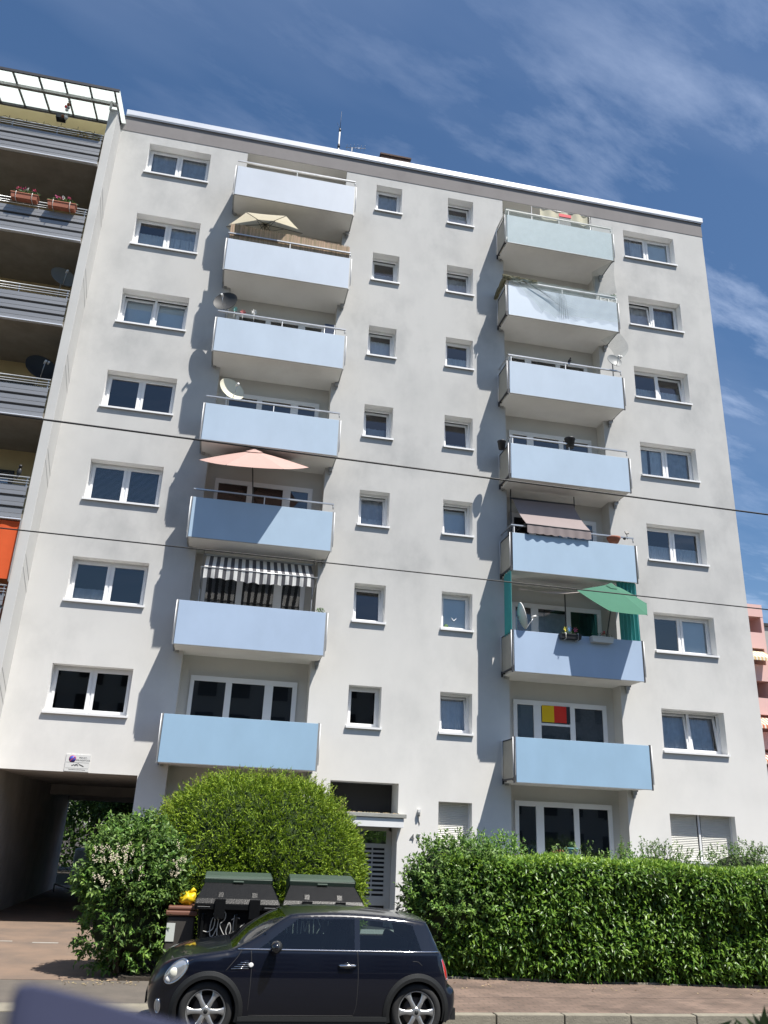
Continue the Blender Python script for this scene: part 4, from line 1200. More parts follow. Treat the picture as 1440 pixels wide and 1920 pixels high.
gb = thing('apartment_building', 'plain grey block with flat roof behind the pink block at the right edge', 'building', (60, 60, 0))
q = MB(); q.box(50.5, 75, 52, 62, 0, 23.6); q.build('wall', 'grey_wall', gb)
q = MB(); q.box(50.3, 75.2, 51.8, 62.2, 23.6, 23.9); q.build('roof', 'bitumen', gb)
q = MB(); q.tube([(51.3, 51.9, 0), (51.3, 51.9, 23.5)], .08, 6); q.build('drainpipe', 'rail_grey', gb)

# the block across the street (seen in the window reflections)
ob = thing('apartment_building', 'brown apartment block across the street mirrored in the lower windows', 'building', (5, -58, 0))
q = MB(); q.box(-40, 55, -66, -52, 0, 15.5); q.build('wall', 'opposite_wall', ob)
q = MB(); q.box(-40.3, 55.3, -66.3, -51.7, 15.5, 15.9); q.build('roof', 'bitumen', ob)
for r in range(5):
    q = MB()
    for c in range(30): q.box(-38 + c * 3.1, -36.4 + c * 3.1, -51.99, -51.94, 1.6 + 2.8 * r, 3.0 + 2.8 * r)
    q.build('window_row', 'room_dark', ob)

# ================================================================== TRAM WIRES
def wire(label, pA, pB, r_=.009):
    # the two viewing directions at the picture's edges, met at a fixed height above the street
    pts = []
    A, B = Vector(pA), Vector(pB); d = (B - A)
    A2 = A - d * 2.2; B2 = B + d * 2.2
    q = MB(); q.tube([A2, A, A.lerp(B, .5), B, B2], r_, 6)
    return tag(q.build('overhead_wire', mat('wire', (.03, .03, .03), .5, metal=.5)), label, 'wire', 'tram wires above the street')
def at(dx, dy, dz, H):
    k = (H - CAM.z) / dz; return CAM + Vector((dx, dy, dz)) * k
wire('upper of two thin tram wires crossing in front of the block', at(-.29468556, .96808135, .45520659, 5.7), at(.63055702, .82193091, .37933658, 5.7))
wire('lower of two thin tram wires crossing in front of the block', at(-.27932965, 1.01632907, .32632092, 5.7), at(.64332969, .86206219, .27213261, 5.7))

# ================================================================== BINS
mat('bin_black', (.008, .0085, .009), .32, spec=.15, var=.2, vscale=4, bump=.15, bscale=60)
mat('bin_green', (.042, .068, .048), .55, var=.15, vscale=4)
mat('scribble', (.42, .42, .40), .8)
def container(x0, label, strokes):
    x1 = x0 + 1.28; yf, yb = -7.32, -6.35
    t = thing('waste_container', label, 'waste container', ((x0 + x1) / 2, (yf + yb) / 2, 0), 'large waste containers behind the car')
    q = MB()
    def ring(z, ins, yi): return [(x0 + ins, yf + yi, z), (x1 - ins, yf + yi, z), (x1 - ins, yb - yi, z), (x0 + ins, yb - yi, z)]
    rings = [ring(.22, .16, .14), ring(.30, .13, .10), ring(1.10, .06, .04)]
    ids = [[q.vert(p) for p in r_] for r_ in rings]
    for i in range(2):
        for k in range(4): q.face((ids[i][k], ids[i][(k + 1) % 4], ids[i + 1][(k + 1) % 4], ids[i + 1][k]))
    q.face(ids[0][::-1])
    for fx in (.02, .5, .94): q.box(x0 + .10 + fx * 1.04, x0 + .145 + fx * 1.04, yf + .012, yf + .05, .35, 1.05)
    bo = q.build('body', 'bin_black', t, bevel=.02)
    q = MB(); q.box(x0, x1, yf - .03, yb + .03, 1.10, 1.18); q.box(x0 + .30, x0 + .46, yf - .06, yf - .01, .98, 1.25); q.box(x1 - .46, x1 - .30, yf - .06, yf - .01, .98, 1.25); q.box(x0 + .03, x0 + .25, yf - .055, yf - .03, 1.105, 1.125); q.box(x0 + .03, x0 + .25, yf - .055, yf - .03, 1.16, 1.178)
    q.box(x1 - .25, x1 - .03, yf - .055, yf - .03, 1.105, 1.125); q.box(x1 - .25, x1 - .03, yf - .055, yf - .03, 1.16, 1.178)
    for a in (x0 + .03, x0 + .235, x1 - .25, x1 - .045): q.box(a, a + .016, yf - .055, yf - .03, 1.126, 1.159)
    q.build('rim', 'bin_black', bo, bevel=.006)
    q = MB(); q.obox((x0 + .14, yf - .058, 1.142), (.09, 0, 0), (0, .002, 0), (0, 0, .004)); q.obox((x1 - .14, yf - .058, 1.142), (.09, 0, 0), (0, .002, 0), (0, 0, .004)); q.build('handle_edge', 'rail_grey', bo)
    # sloped black lid front and green lid top
    q = MB()
    sec = [(yf - .03, 1.185, 0.0), (yf + .02, 1.25, .02), (yf + .24, 1.45, .12), (yf + .27, 1.46, .13)]
    L = [[q.vert((x0 + s[2], s[0], s[1])), q.vert((x1 - s[2], s[0], s[1]))] for s in sec]
    for i in range(len(sec) - 1): q.face((L[i][0], L[i][1], L[i + 1][1], L[i + 1][0]))
    Bk = [q.vert((x0 + .13, yb, 1.185)), q.vert((x1 - .13, yb, 1.185))]
    for sd_ in (0, 1):
        q.face([L[i][sd_] for i in range(4)] + [Bk[sd_]])
    for fx in (.26, .66): q.obox((x0 + fx * 1.28 + .05, yf + .075, 1.285), (.05, 0, 0), (0, .035, .045), (0, -.012, .012))
    q.build('lid_slope', 'bin_black', t, bevel=.01)
    q = MB()
    sec = [(yf + .255, 1.455, .11), (yf + .235, 1.52, .11), (yf + .30, 1.555, .12), (yf + .6, 1.60, .13), (yb + .02, 1.50, .13), (yb + .04, 1.18, .13)]
    L = [[q.vert((x0 + s[2], s[0], s[1])), q.vert((x1 - s[2], s[0], s[1]))] for s in sec]
    for i in range(len(sec) - 1): q.face((L[i][0], L[i][1], L[i + 1][1], L[i + 1][0]))
    for sd_ in (0, 1): q.face([L[i][sd_] for i in range(len(sec))])
    q.box(x0 + .55, x0 + .72, yf + .215, yf + .245, 1.46, 1.49)
    q.build('lid', 'bin_green', t, bevel=.012)
    q = MB()
    for wx in (x0 + .2, x1 - .2):
        for wy in (yf + .2, yb - .2):
            q.lathe((wx, wy, .10), [(.001, -.025), (.10, -.025), (.10, .025), (.001, .025)], 14, axis='x'); q.box(wx - .04, wx + .04, wy - .03, wy + .03, .12, .23)
    q.build('wheels', 'black_plastic', t)
    q = MB()
    for st in strokes:
        q.tube([(x0 + .17 + (a - .22) * .88, yf + .105 - (z_ + .06 - .35) * .075 - .012, z_ + .06) for a, z_ in st], .0075, 5)
    q.build('graffiti', 'scribble', t)
    return t
def spl(pts, n=6):
    out_ = []
    P = [pts[0]] + pts + [pts[-1]]
    for i in range(1, len(P) - 2):
        for k in range(n):
            t_ = k / n; a, b_, c, d = P[i - 1], P[i], P[i + 1], P[i + 2]
            out_.append(tuple(.5 * ((2 * b_[j]) + (-a[j] + c[j]) * t_ + (2 * a[j] - 5 * b_[j] + 4 * c[j] - d[j]) * t_ ** 2 + (-a[j] + 3 * b_[j] - 3 * c[j] + d[j]) * t_ ** 3) for j in (0, 1)))
    out_.append(pts[-1]); return out_
g1 = [spl([(.22, .74), (.30, .73), (.38, .78), (.40, .90), (.36, .92), (.33, .80), (.34, .68), (.39, .68), (.44, .78)]),
      spl([(.37, .97), (.38, 1.0)]),
      spl([(.47, .96), (.45, .80), (.46, .66)]), spl([(.44, .90), (.50, 1.01), (.57, .99), (.56, .90), (.49, .83), (.55, .72), (.59, .68)]),
      spl([(.63, .84), (.60, .74), (.64, .68), (.68, .76), (.65, .86), (.62, .82)]),
      spl([(.73, .97), (.72, .80), (.74, .69), (.78, .72)]), spl([(.68, .90), (.76, .93), (.82, .92)]),
      spl([(.90, .84), (.84, .80), (.84, .70), (.90, .72), (.92, .84), (.92, .70), (.96, .70)])]
g2 = [spl([(.14, .96), (.15, .72)]), spl([(.24, .97), (.25, .70)]), spl([(.13, .84), (.26, .86)]), spl([(.32, .92), (.33, .72)]), spl([(.39, .72), (.41, .95), (.46, .76), (.51, .96), (.54, .72)]),
      spl([(.60, .94), (.61, .72)]), spl([(.67, .94), (.80, .72)]), spl([(.80, .94), (.66, .72)]), spl([(.86, .92), (.87, .74)])]
container(4.02, 'large black waste container with green lid and a white scrawl, left of the pair', g1)
container(5.34, 'large black waste container with green lid, right of the pair, partly behind the car roof', g2)
t = thing('rubbish_bin', 'slim dark bin with brown lid and a white sticker beside the flowering shrub', 'bin', (3.84, -6.24, 0.06))
q = MB(); q.poly
for (a, c, ya, yb_, za, zb_) in ((3.62, 4.06, -6.46, -6.02, .06, .92),): q.box(a, c, ya, yb_, za, zb_)
q.build('body', mat('bin_brownblack', (.05, .045, .04), .6, var=.2), t, bevel=.03)
q = MB(); q.box(3.59, 4.09, -6.50, -5.98, .925, 1.0); q.obox((3.84, -6.24, 1.035), (.22, 0, 0), (0, .24, 0), (0, 0, .03)); q.build('lid', mat('bin_brown', (.16, .07, .045), .55), t, bevel=.02)
q = MB(); q.box(3.63, 3.76, -6.472, -6.463, .56, .82); q.build('sticker', mat('sticker', (.55, .58, .55), .6), t)
q = MB(); q.blob((3.90, -6.25, 1.17), (.135, .135, .10), 16, 10)
q.v = [(p[0] + .018 * math.sin(p[2] * 60 + p[0] * 40), p[1] + .02 * math.sin(p[0] * 50 + p[2] * 30), p[2] + .022 * math.sin(p[0] * 38 + p[1] * 30)) for p in q.v]
q.tube([(3.93, -6.25, 1.24), (3.99, -6.27, 1.30), (4.02, -6.25, 1.27)], [.03, .035, .02], 6)
tag(q.build('rubbish_bag', mat('yellow_bag', (.85, .62, .02), .45, trans=.2, var=.08, vscale=8)), 'crumpled bright yellow bag lying on the brown bin lid', 'bag')

# ================================================================== CAR
CX, CY = 4.27, -9.58
car = thing('parked_car', 'small dark navy hatchback parked at the kerb, facing left', 'car', (CX + 1.2, CY, 0))
mat('car_paint', (.0018, .0028, .0085), .30, metal=.0, coat=.75, spec=.35)
mat('car_black', (.014, .015, .015), .55, bump=.1, bscale=200)
mat('car_gloss_black', (.006, .006, .008), .12, coat=1.0)
mat('chrome', (.75, .75, .76), .10, metal=1.0)
mat('tyre', (.018, .018, .018), .85, bump=.2, bscale=80)
mat('alloy', (.48, .48, .47), .30, metal=.75)
mat('car_cloth', (.02, .02, .022), .9)
mat('lamp_red', (.45, .01, .01), .2, coat=1); mat('lamp_silver', (.65, .66, .65), .15, metal=.7)
TOP = [(-.60, .20), (-.655, .30), (-.675, .42), (-.655, .55), (-.60, .67), (-.52, .765), (-.40, .825), (-.22, .868), (0, .90), (.16, .925), (.24, .945), (.53, 1.088), (.74, 1.222), (.85, 1.286), (.95, 1.316), (1.25, 1.336), (1.6, 1.340), (2.0, 1.326), (2.35, 1.298), (2.60, 1.264), (2.615, 1.248), (2.66, 1.17), (2.74, 1.02), (2.80, .925), (2.835, .85), (2.87, .74), (2.885, .62), (2.90, .57), (2.965, .535), (2.99, .46), (2.985, .33), (2.95, .20)]
def cat_(pts, step):
    out_ = []
    for i in range(len(pts) - 1):
        a, b_ = pts[i], pts[i + 1]; n = max(1, int(math.hypot(b_[0] - a[0], b_[1] - a[1]) / step))
        for k in range(n): out_.append((a[0] + (b_[0] - a[0]) * k / n, a[1] + (b_[1] - a[1]) * k / n))
    out_.append(pts[-1]); return out_
TOPs = spl(TOP, 4)
RA = .335
def arch(cx):
    a0 = math.asin((.20 - .304) / RA); n = 22
    return [(cx + RA * math.cos(a0 + (math.pi - 2 * a0) * i / n), .304 + RA * math.sin(a0 + (math.pi - 2 * a0) * i / n)) for i in range(n + 1)]
bottom = [TOPs[-1]] + arch(2.467) + [(1.9, .20), (1.2, .20), (.5, .20)] + arch(0.0) + [TOPs[0]]
outline = TOPs[:-1] + cat_(bottom, .06)[:-1]
TA = np.array(TOPs)
def dtop(x, z):
    a, b_ = TA[:-1], TA[1:]; d = b_ - a; t_ = np.clip(((x - a[:, 0]) * d[:, 0] + (z - a[:, 1]) * d[:, 1]) / (d ** 2).sum(1), 0, 1)
    return float(np.sqrt((a[:, 0] + d[:, 0] * t_ - x) ** 2 + (a[:, 1] + d[:, 1] * t_ - z) ** 2).min())
def halfw(x, z, raw=False):
    w = .835
    if x < .1: w -= .27 * (min(1, (.1 - x) / .78)) ** 2.6
    if x > 2.3: w -= .15 * ((x - 2.3) / .7) ** 2
    w -= .035 * ((z - .62) / .32) ** 2 if z < .93 else .035 * .94 + .02 + (z - .93) * .36
    if raw: return w
    r_ = .10 if (x > 2.75 or x < -.3) else (.075 if z < 1.1 else .05)
    d = min(dtop(x, z), r_) / r_
    return w - r_ * (1 - math.sqrt(max(0, 1 - (1 - d) ** 2)))
def offset_in(poly, e):
    n = len(poly); A = sum(poly[i][0] * poly[(i + 1) % n][1] - poly[(i + 1) % n][0] * poly[i][1] for i in range(n)); s = 1 if A > 0 else -1; out_ = []
    for i in range(n):
        p, a, c = Vector(poly[i]), Vector(poly[i - 1]), Vector(poly[(i + 1) % n])
        n1_ = Vector((-(p - a).y, (p - a).x)).normalized() * s; n2_ = Vector((-(c - p).y, (c - p).x)).normalized() * s
        nn = (n1_ + n2_); nn /= max(.4, nn.length_squared / 2) * 1.0
        out_.append(tuple(p + nn * e))
    return out_
WIN1 = [(.56, .955), (1.0, 1.264), (1.69, 1.274), (1.69, .955)]
WIN2 = [(1.755, .955), (1.755, 1.272), (2.32, 1.243), (2.42, 1.22), (2.52, .955)]
def inside(p, poly):
    c = False; n = len(poly)
    for i in range(n):
        a, b_ = poly[i], poly[i - 1]
        if (a[1] > p[1]) != (b_[1] > p[1]) and p[0] < (b_[0] - a[0]) * (p[1] - a[1]) / (b_[1] - a[1]) + a[0]: c = not c
    return c
pts = [Vector(p) for p in outline]; edges = [(i, (i + 1) % len(outline)) for i in range(len(outline))]
for Wn in (WIN1, WIN2):
    ws = cat_(Wn + [Wn[0]], .06)[:-1]; b0 = len(pts); pts += [Vector(p) for p in ws]; edges += [(b0 + i, b0 + (i + 1) % len(ws)) for i in range(len(ws))]
gx_ = np.arange(-.7, 3.0, .045)
for x in gx_:
    for z in np.arange(.22, 1.4, .045):
        if inside((x, z), outline) and dtop(x, z) > .012: pts.append(Vector((x, z)))
for off in (.012, .03, .055):
    for i in range(0, len(TOPs), 1):
        a = Vector(TOPs[max(0, i - 1)]); b_ = Vector(TOPs[min(len(TOPs) - 1, i + 1)]); d = (b_ - a).normalized(); nrm = Vector((d.y, -d.x)); p = Vector(TOPs[i]) + nrm * off
        if inside(p, outline): pts.append(p)
res = geometry.delaunay_2d_cdt(pts, edges, [], 0, 1e-5)
V2, F2 = res[0], res[2]
def is_glasshouse(c): return c[1] > .945 and c[0] > .30 and dtop(c[0], c[1]) > .018
for side in (-1, 1):
    gb_ = MB(); pb = MB(); bb = MB(); pb.smooth = bb.smooth = True
    for mb_ in (gb_, pb, bb):
        mb_.v = [(CX + p[0], CY + side * halfw(p[0], p[1]), p[1]) for p in V2]
    for f_ in F2:
        c = (sum(V2[i][0] for i in f_) / 3, sum(V2[i][1] for i in f_) / 3)
        if not inside(c, outline): continue
        f2 = f_ if side < 0 else f_[::-1]
        if inside(c, WIN1) or inside(c, WIN2): gb_.face(f2)
        elif c[1] > .945 and .20 < c[0] < 2.80 and c[1] < 1.292: bb.face(f2)
        else: pb.face(f2)
    nr = []
    for p in V2:
        e = .006
        gx2 = (halfw(p[0] + e, p[1]) - halfw(p[0] - e, p[1])) / (2 * e); gz2 = (halfw(p[0], p[1] + e) - halfw(p[0], p[1] - e)) / (2 * e)
        if dtop(p[0], p[1]) < .007:          # on the rim: lean with the outline
            i_ = int(np.argmin(((TA - np.array([p[0], p[1]])) ** 2).sum(1))); a = TA[max(0, i_ - 1)]; b_ = TA[min(len(TA) - 1, i_ + 1)]; d = (b_ - a) / np.linalg.norm(b_ - a)
            v_ = Vector((-d[1], side * .25, d[0]))
        else: v_ = Vector((-gx2, side, -gz2))
        nr.append(v_.normalized())
    for mb_, nm_, mt_ in ((pb, 'side_body', 'car_paint'), (bb, 'window_surround', 'car_gloss_black'), (gb_, 'side_window', 'car_glass')):
        used = sorted({i for f_ in mb_.f for i in f_}); mp_ = {u: i for i, u in enumerate(used)}
        mb_.v = [mb_.v[i] for i in used]; mb_.f = [tuple(mp_[i] for i in f_) for f_ in mb_.f]; mb_.sm = [True] * len(mb_.f)
        o_ = mb_.build(nm_, mt_, car); o_.data.normals_split_custom_set_from_vertices([nr[i] for i in used])
    # belt line chrome
    q = MB(); q.tube([(CX + x, CY + side * (halfw(x, .943, True) + .006), .943) for x in np.linspace(.30, 2.74, 30)], .0095, 6); q.build('belt_trim', 'chrome', car)
    # wheel arch flares, sill
    q = MB(); q.smooth = True
    for cx in (0.0, 2.467):
        n = 36; a0 = math.asin((.20 - .304) / .36)
        for i in range(n):
            def ang(k): return a0 + (math.pi - 2 * a0) * k / n
            for (ra, rb, ya, yb_) in ((.325, .335, -.06, .012), (.335, .372, .012, .020), (.372, .412, .020, .012), (.412, .418, .012, -.01)):
                P = []
                for (rr_, yy) in ((ra, ya), (rb, yb_)):
                    for kk in (i, i + 1):
                        x = cx + rr_ * math.cos(ang(kk)); z = .304 + rr_ * math.sin(ang(kk)); P.append((CX + x, CY + side * (halfw(min(2.86, max(-.5, x)), max(z, .2), True) + yy), z))
                q.poly([P[0], P[1], P[3], P[2]])
    q.smooth = False
    for (x0_, x1_) in ((.36, 2.10),):
        for (za, zb_, yy) in ((.15, .215, .0), (.215, .262, .012)):
            q.box(CX + x0_, CX + x1_, CY + side * (.78) if side > 0 else CY - .80 - yy, CY + side * .80 + (yy if side > 0 else 0) if side > 0 else CY - .70, za, zb_)
    q.build('wheel_arch_trim', 'car_black', car)
# lengthwise skin
def strip(i0, i1, nm, m_, glassy=False, tmax=1.0, rise=0.0):
    q = MB(); q.smooth = True; n = 22; rows = []
    for i in range(i0, i1 + 1):
        x, z = TOPs[i]; w = halfw(x, z); row = []
        fr = 1 if x < .0 else 0
        a = Vector(TOPs[max(0, i - 1)]); b_ = Vector(TOPs[min(len(TOPs) - 1, i + 1)]); d = (b_ - a).normalized(); nrm = Vector((-d.y, d.x))
        ws_ = math.sin(math.pi * (x - .24) / (.85 - .24)) if .24 < x < .85 else 0
        for k in range(n + 1):
            t_ = -1 + 2 * k / n; e = (1 - abs(t_) ** 2.2) * ((.028 if .2 < x < 2.7 else .022) + .055 * ws_) + rise
            row.append(q.vert((CX + x + nrm.x * e - .0, CY + w * t_ * tmax, z + nrm.y * e)))
        rows.append(row)
    for i in range(len(rows) - 1):
        for k in range(n): q.face((rows[i][k], rows[i + 1][k], rows[i + 1][k + 1], rows[i][k + 1]))
    return q.build(nm, m_, car)
def idx(x, z): return min(range(len(TOPs)), key=lambda i: (TOPs[i][0] - x) ** 2 + (TOPs[i][1] - z) ** 2)
iF0, iC, iR0, iR1, iH = idx(-.52, .765), idx(.24, .945), idx(.85, 1.286), idx(2.60, 1.28), idx(2.80, .925)
strip(0, iF0, 'front_bumper', 'car_paint'); strip(iF0, iC, 'bonnet', 'car_paint'); strip(iC, iR0, 'windscreen', 'car_glass')
strip(iR0, iR1, 'roof', 'car_paint'); strip(iR1, iH, 'rear_window', 'car_glass'); strip(iH, len(TOPs) - 1, 'tailgate', 'car_paint')
# underside, cabin
q = MB(); q.box(CX - .5, CX + 2.85, CY - .62, CY + .62, .17, .30); q.box(CX - .45, CX + .25, CY - .6, CY + .6, .3, .82); q.box(CX - .58, CX - .45, CY - .5, CY + .5, .2, .55)
q.box(CX + .3, CX + 2.7, CY - .70, CY + .70, .30, .34); q.box(CX + 2.70, CX + 2.74, CY - .6, CY + .6, .3, .9)
for s_ in (-1, 1):
    q.box(CX + .36, CX + 2.1, CY + s_ * .74 - .02, CY + s_ * .74 + .02, .3, .93); q.box(CX + 2.1, CX + 2.75, CY + s_ * .70 - .02, CY + s_ * .70 + .02, .62, .93)
    for cx in (0, 2.467): q.lathe((CX + cx, CY + s_ * .57, .304), [(.36, -.10), (.36, .17)] if s_ > 0 else [(.36, -.17), (.36, .10)], 24, axis='y')
q.build('underbody', 'room_dark', car)
q = MB(); q.box(CX + .40, CX + .72, CY - .66, CY + .66, .78, .955); q.box(CX + .25, CX + .42, CY - .62, CY + .62, .8, .93); q.build('dashboard', 'car_cloth', car, bevel=.03)
q = MB(); q.lathe((0, 0, 0), [(.175, -.012), (.187, 0), (.175, .012), (.163, 0), (.175, -.012)], 20); rot = Matrix.Rotation(R(-65), 3, 'Y'); q.v = [tuple(Vector((CX + .86, CY - .34, .93)) + rot @ Vector(p)) for p in q.v]; q.build('steering_wheel', 'car_black', car)
for sx, sy in ((1.25, -.34), (1.25, .34)):
    q = MB(); q.box(CX + sx - .25, CX + sx + .22, CY + sy - .23, CY + sy + .23, .42, .62); q.obox((CX + sx + .27, CY + sy, .84), (.055, 0, -.02), (0, .22, 0), (.09, 0, .28)); q.obox((CX + sx + .38, CY + sy, 1.17), (.04, 0, -.01), (0, .12, 0), (.02, 0, .075)); q.build('seat', 'car_cloth', car, bevel=.04)
q = MB(); q.box(CX + 1.85, CX + 2.2, CY - .55, CY + .55, .42, .62); q.obox((CX + 2.30, CY, .82), (.05, 0, -.02), (0, .55, 0), (.07, 0, .24)); q.build('rear_seat', 'car_cloth', car, bevel=.04)
# wheels
def wheel(cx, side):
    Y0 = CY + side * .775; s = side
    q = MB(); P = [(.20, -.17), (.285, -.165), (.303, -.14), (.306, -.08), (.304, -.02), (.292, .012), (.262, .022), (.232, .018), (.222, .006), (.218, -.02)]
    q.lathe((CX + cx, Y0, .306), [(r_, h * s) for r_, h in P], 48, axis='y'); t_ = q.build('wheel', 'tyre', car)
    q = MB(); P = [(.205, -.12), (.205, -.02), (.214, .004), (.221, .014), (.224, .010), (.221, .0)]
    q.lathe((CX + cx, Y0, .306), [(r_, h * s) for r_, h in P], 48, axis='y')
    for k in range(6):
        a = math.pi * k / 3
        ca, sa = math.cos(a), math.sin(a)
        secs = [(.035, .030, .012, -.002), (.08, .026, .016, .004), (.13, .024, .014, .0), (.175, .030, .012, -.004), (.208, .046, .010, -.002)]
        rows = []
        for (r_, hw, th, dy) in secs:
            row = []
            for j in range(9):
                u = -1 + j / 4; lx, lz = r_, hw * u; yy = (dy + th * math.sqrt(max(0, 1 - u * u)) - .002) * s
                row.append(q.vert((CX + cx + lx * ca - lz * sa, Y0 + yy, .306 + lx * sa + lz * ca)))
            rows.append(row)
        q.smooth = True
        for i in range(len(rows) - 1):
            for j in range(8): q.face((rows[i][j], rows[i + 1][j], rows[i + 1][j + 1], rows[i][j + 1]))
        q.smooth = False
    q.lathe((CX + cx, Y0, .306), [(.001, .016 * s), (.035, .014 * s), (.055, .008 * s), (.062, -.01 * s)], 24, axis='y')
    q.build('rim', 'alloy', t_)
    q = MB(); q.lathe((CX + cx, Y0, .306), [(.001, .020 * s), (.022, .019 * s), (.026, .012 * s)], 20, axis='y'); q.build('hub_cap', 'car_black', t_)
    q = MB(); q.lathe((CX + cx, Y0, .306), [(.001, -.06 * s), (.15, -.06 * s), (.15, -.08 * s)], 24, axis='y'); q.build('brake_disc', mat('brake', (.10, .085, .075), .5, metal=.6), t_)
for cx in (0.0, 2.467):
    for sd_ in (-1, 1): wheel(cx, sd_)
def on_side(x, z, e=.004, side=-1): return Vector((CX + x, CY + side * (halfw(x, z) + e), z))
def patch(name, poly2, m_, e=.004, parent=None, seg=.04):
    q = MB(); n = len(poly2); c = (sum(p[0] for p in poly2) / n, sum(p[1] for p in poly2) / n); q.smooth = True
    N_ = 5; rings = [[q.vert(on_side(c[0] + (p[0] - c[0]) * k / N_, c[1] + (p[1] - c[1]) * k / N_, e if k < N_ else -.002)) for p in poly2] for k in range(1, N_ + 1)]
    o_ = q.vert(on_side(*c, e))
    for i in range(n):
        j = (i + 1) % n; q.face((o_, rings[0][i], rings[0][j]))
        for k in range(N_ - 1): q.face((rings[k][i], rings[k + 1][i], rings[k + 1][j], rings[k][j]))
    return q.build(name, m_, parent or car)
def ell(cx, cz, a, b_, th, n=28): return [(cx + a * math.cos(t_) * math.cos(th) - b_ * math.sin(t_) * math.sin(th), cz + a * math.cos(t_) * math.sin(th) + b_ * math.sin(t_) * math.cos(th)) for t_ in [2 * math.pi * k / n for k in range(n)]]
def ring_on(poly2, r_, e=.006):
    q = MB(); P = [on_side(p[0], p[1], e) for p in poly2]; q.tube(P + [P[0], P[1]], r_, 6, cap=False); return q
hl = ell(-.375, .700, .158, .078, R(46))
h_ = patch('headlight', hl, 'lamp_silver', .012); ring_on(hl, .010, .008).build('headlight_ring', 'chrome', h_)
for (cx_, cz_, rr_, m_) in ((-.40, .690, .052, mat('lens', (.75, .74, .62), .1, coat=1)), (-.455, .615, .034, 'white_plastic')):
    q = MB(); p = on_side(cx_, cz_, .012); q.blob(p, (rr_, .02, rr_), 14, 8); q.build('lens', m_, h_)
fl = ell(-.545, .335, .030, .07, R(5)); f_o = patch('fog_light', fl, 'lamp_silver', .010); ring_on(fl, .007).build('fog_ring', 'chrome', f_o)
tl = spl([(2.775, .862), (2.80, .86), (2.845, .76), (2.868, .655), (2.85, .635), (2.83, .66), (2.80, .76), (2.775, .862)], 3)
t_o = patch('tail_light', tl[:-1], 'lamp_red', .010); ring_on(tl[:-1], .006).build('tail_light_ring', 'chrome', t_o)
# grille side scuttle with repeater
q = MB()
for k in range(4): q.tube([on_side(.24 + .035 * k, .745 + .022 * k, .004), on_side(.44, .752 + .018 * k, .004)], .004, 5)
sg = q.build('side_grille', 'chrome', car)
patch('side_grille_panel', [(.22, .735), (.44, .735), (.44, .835), (.40, .835)], 'car_gloss_black', .002, sg); patch('repeater', ell(.465, .785, .030, .026, 0, 16), 'white_plastic', .012, sg)
# shut lines
q = MB()
for ln in ([(.455, .93), (.47, .80), (.475, .60), (.47, .30)], [(1.72, .95), (1.735, .7), (1.73, .4), (1.70, .27)], [(.455, .93), (.36, .94), (.30, .86), (.18, .72)], [(2.52, .80), (2.47, .84), (2.40, .845)], [(-.35, .66), (-.28, .78), (-.20, .83)], [(.48, .27), (1.70, .27)]):
    q.tube([on_side(x, z, -.0005) for x, z in spl(ln, 6)], .0035, 5)
q.build('shut_lines', 'room_dark', car)
q = MB(); q.tube([on_side(x, .795, .03 if 0 < k < 4 else .0) for k, x in enumerate((1.495, 1.52, 1.60, 1.68, 1.71))], .013, 8); q.build('door_handle', 'chrome', car)
q = MB(); p = on_side(1.60, .79, .001); q.blob(p, (.06, .006, .035), 14, 8); q.build('handle_bowl', 'car_gloss_black', car)
# mirrors
for sd_ in (-1, 1):
    q = MB(); c0 = Vector((CX + .73, CY + sd_ * .93, .985)); q.blob(c0, (.065, .105, .072), 18, 12); q.tube([(CX + .70, CY + sd_ * .80, .95), (CX + .72, CY + sd_ * .88, .96)], .028, 8)
    mo = q.build('wing_mirror', 'car_gloss_black', car)
    q = MB(); q.blob(c0 + Vector((.012, 0, .004)), (.062, .098, .066), 16, 10); q.build('mirror_shell', 'car_black', mo)
q = MB(); q.tube([(CX + 2.36, CY, 1.34), (CX + 2.42, CY, 1.40)], [.02, .006], 6); q.build('aerial', 'car_black', car)
q = MB(); q.box(CX - .705, CX - .685, CY - .26, CY + .26, .30, .42); q.build('number_plate', 'car_black', car)
q = MB(); q.tube([(CX + 2.79, CY - .15, .95), (CX + 2.85, CY - .15, .965), (CX + 2.85, CY - .15, .93), (CX + 2.81, CY - .15, .90)], .012, 6); q.build('wiper', 'steel', car)
q = MB(); q.tube([(CX + .27, CY - .5, .975), (CX + .42, CY - .1, 1.085)], .007, 5); q.tube([(CX + .27, CY + .1, .985), (CX + .42, CY + .5, 1.085)], .007, 5); q.build('wiper', 'car_black', car)
q = MB(); q.box(CX + 2.80, CX + 3.0, CY - .6, CY + .6, .2, .32); q.build('rear_valance', 'car_black', car)

# ================================================================== VEGETATION
def leaf_field(P, D, Nn, L, Wd, fold=.25, curl=.15):
    """P positions, D leaf direction, Nn leaf face normal (n,3); pointed folded leaves of 4 quads-as-tris"""
    n = len(P)
    D = D / np.linalg.norm(D, axis=1, keepdims=True)
    Nn = Nn - (Nn * D).sum(1, keepdims=True) * D
    Nn /= np.linalg.norm(Nn, axis=1, keepdims=True) + 1e-9
    S = np.cross(D, Nn)
    L = L[:, None]; Wd = Wd[:, None]
    base = P
    mid = P + D * L * .48 - Nn * L * 0
    tip = P + D * L - Nn * L * curl
    l = P + D * L * .42 + S * Wd * .5 + Nn * Wd * fold
    r = P + D * L * .42 - S * Wd * .5 + Nn * Wd * fold
    V = np.stack([base, r, tip, l, mid], 1).reshape(-1, 3)
    k = np.arange(n)[:, None] * 5
    F = np.concatenate([k + np.array([[0, 1, 4]]), k + np.array([[1, 2, 4]]), k + np.array([[4, 2, 3]]), k + np.array([[0, 4, 3]])], 1).reshape(-1, 3)
    return V, F
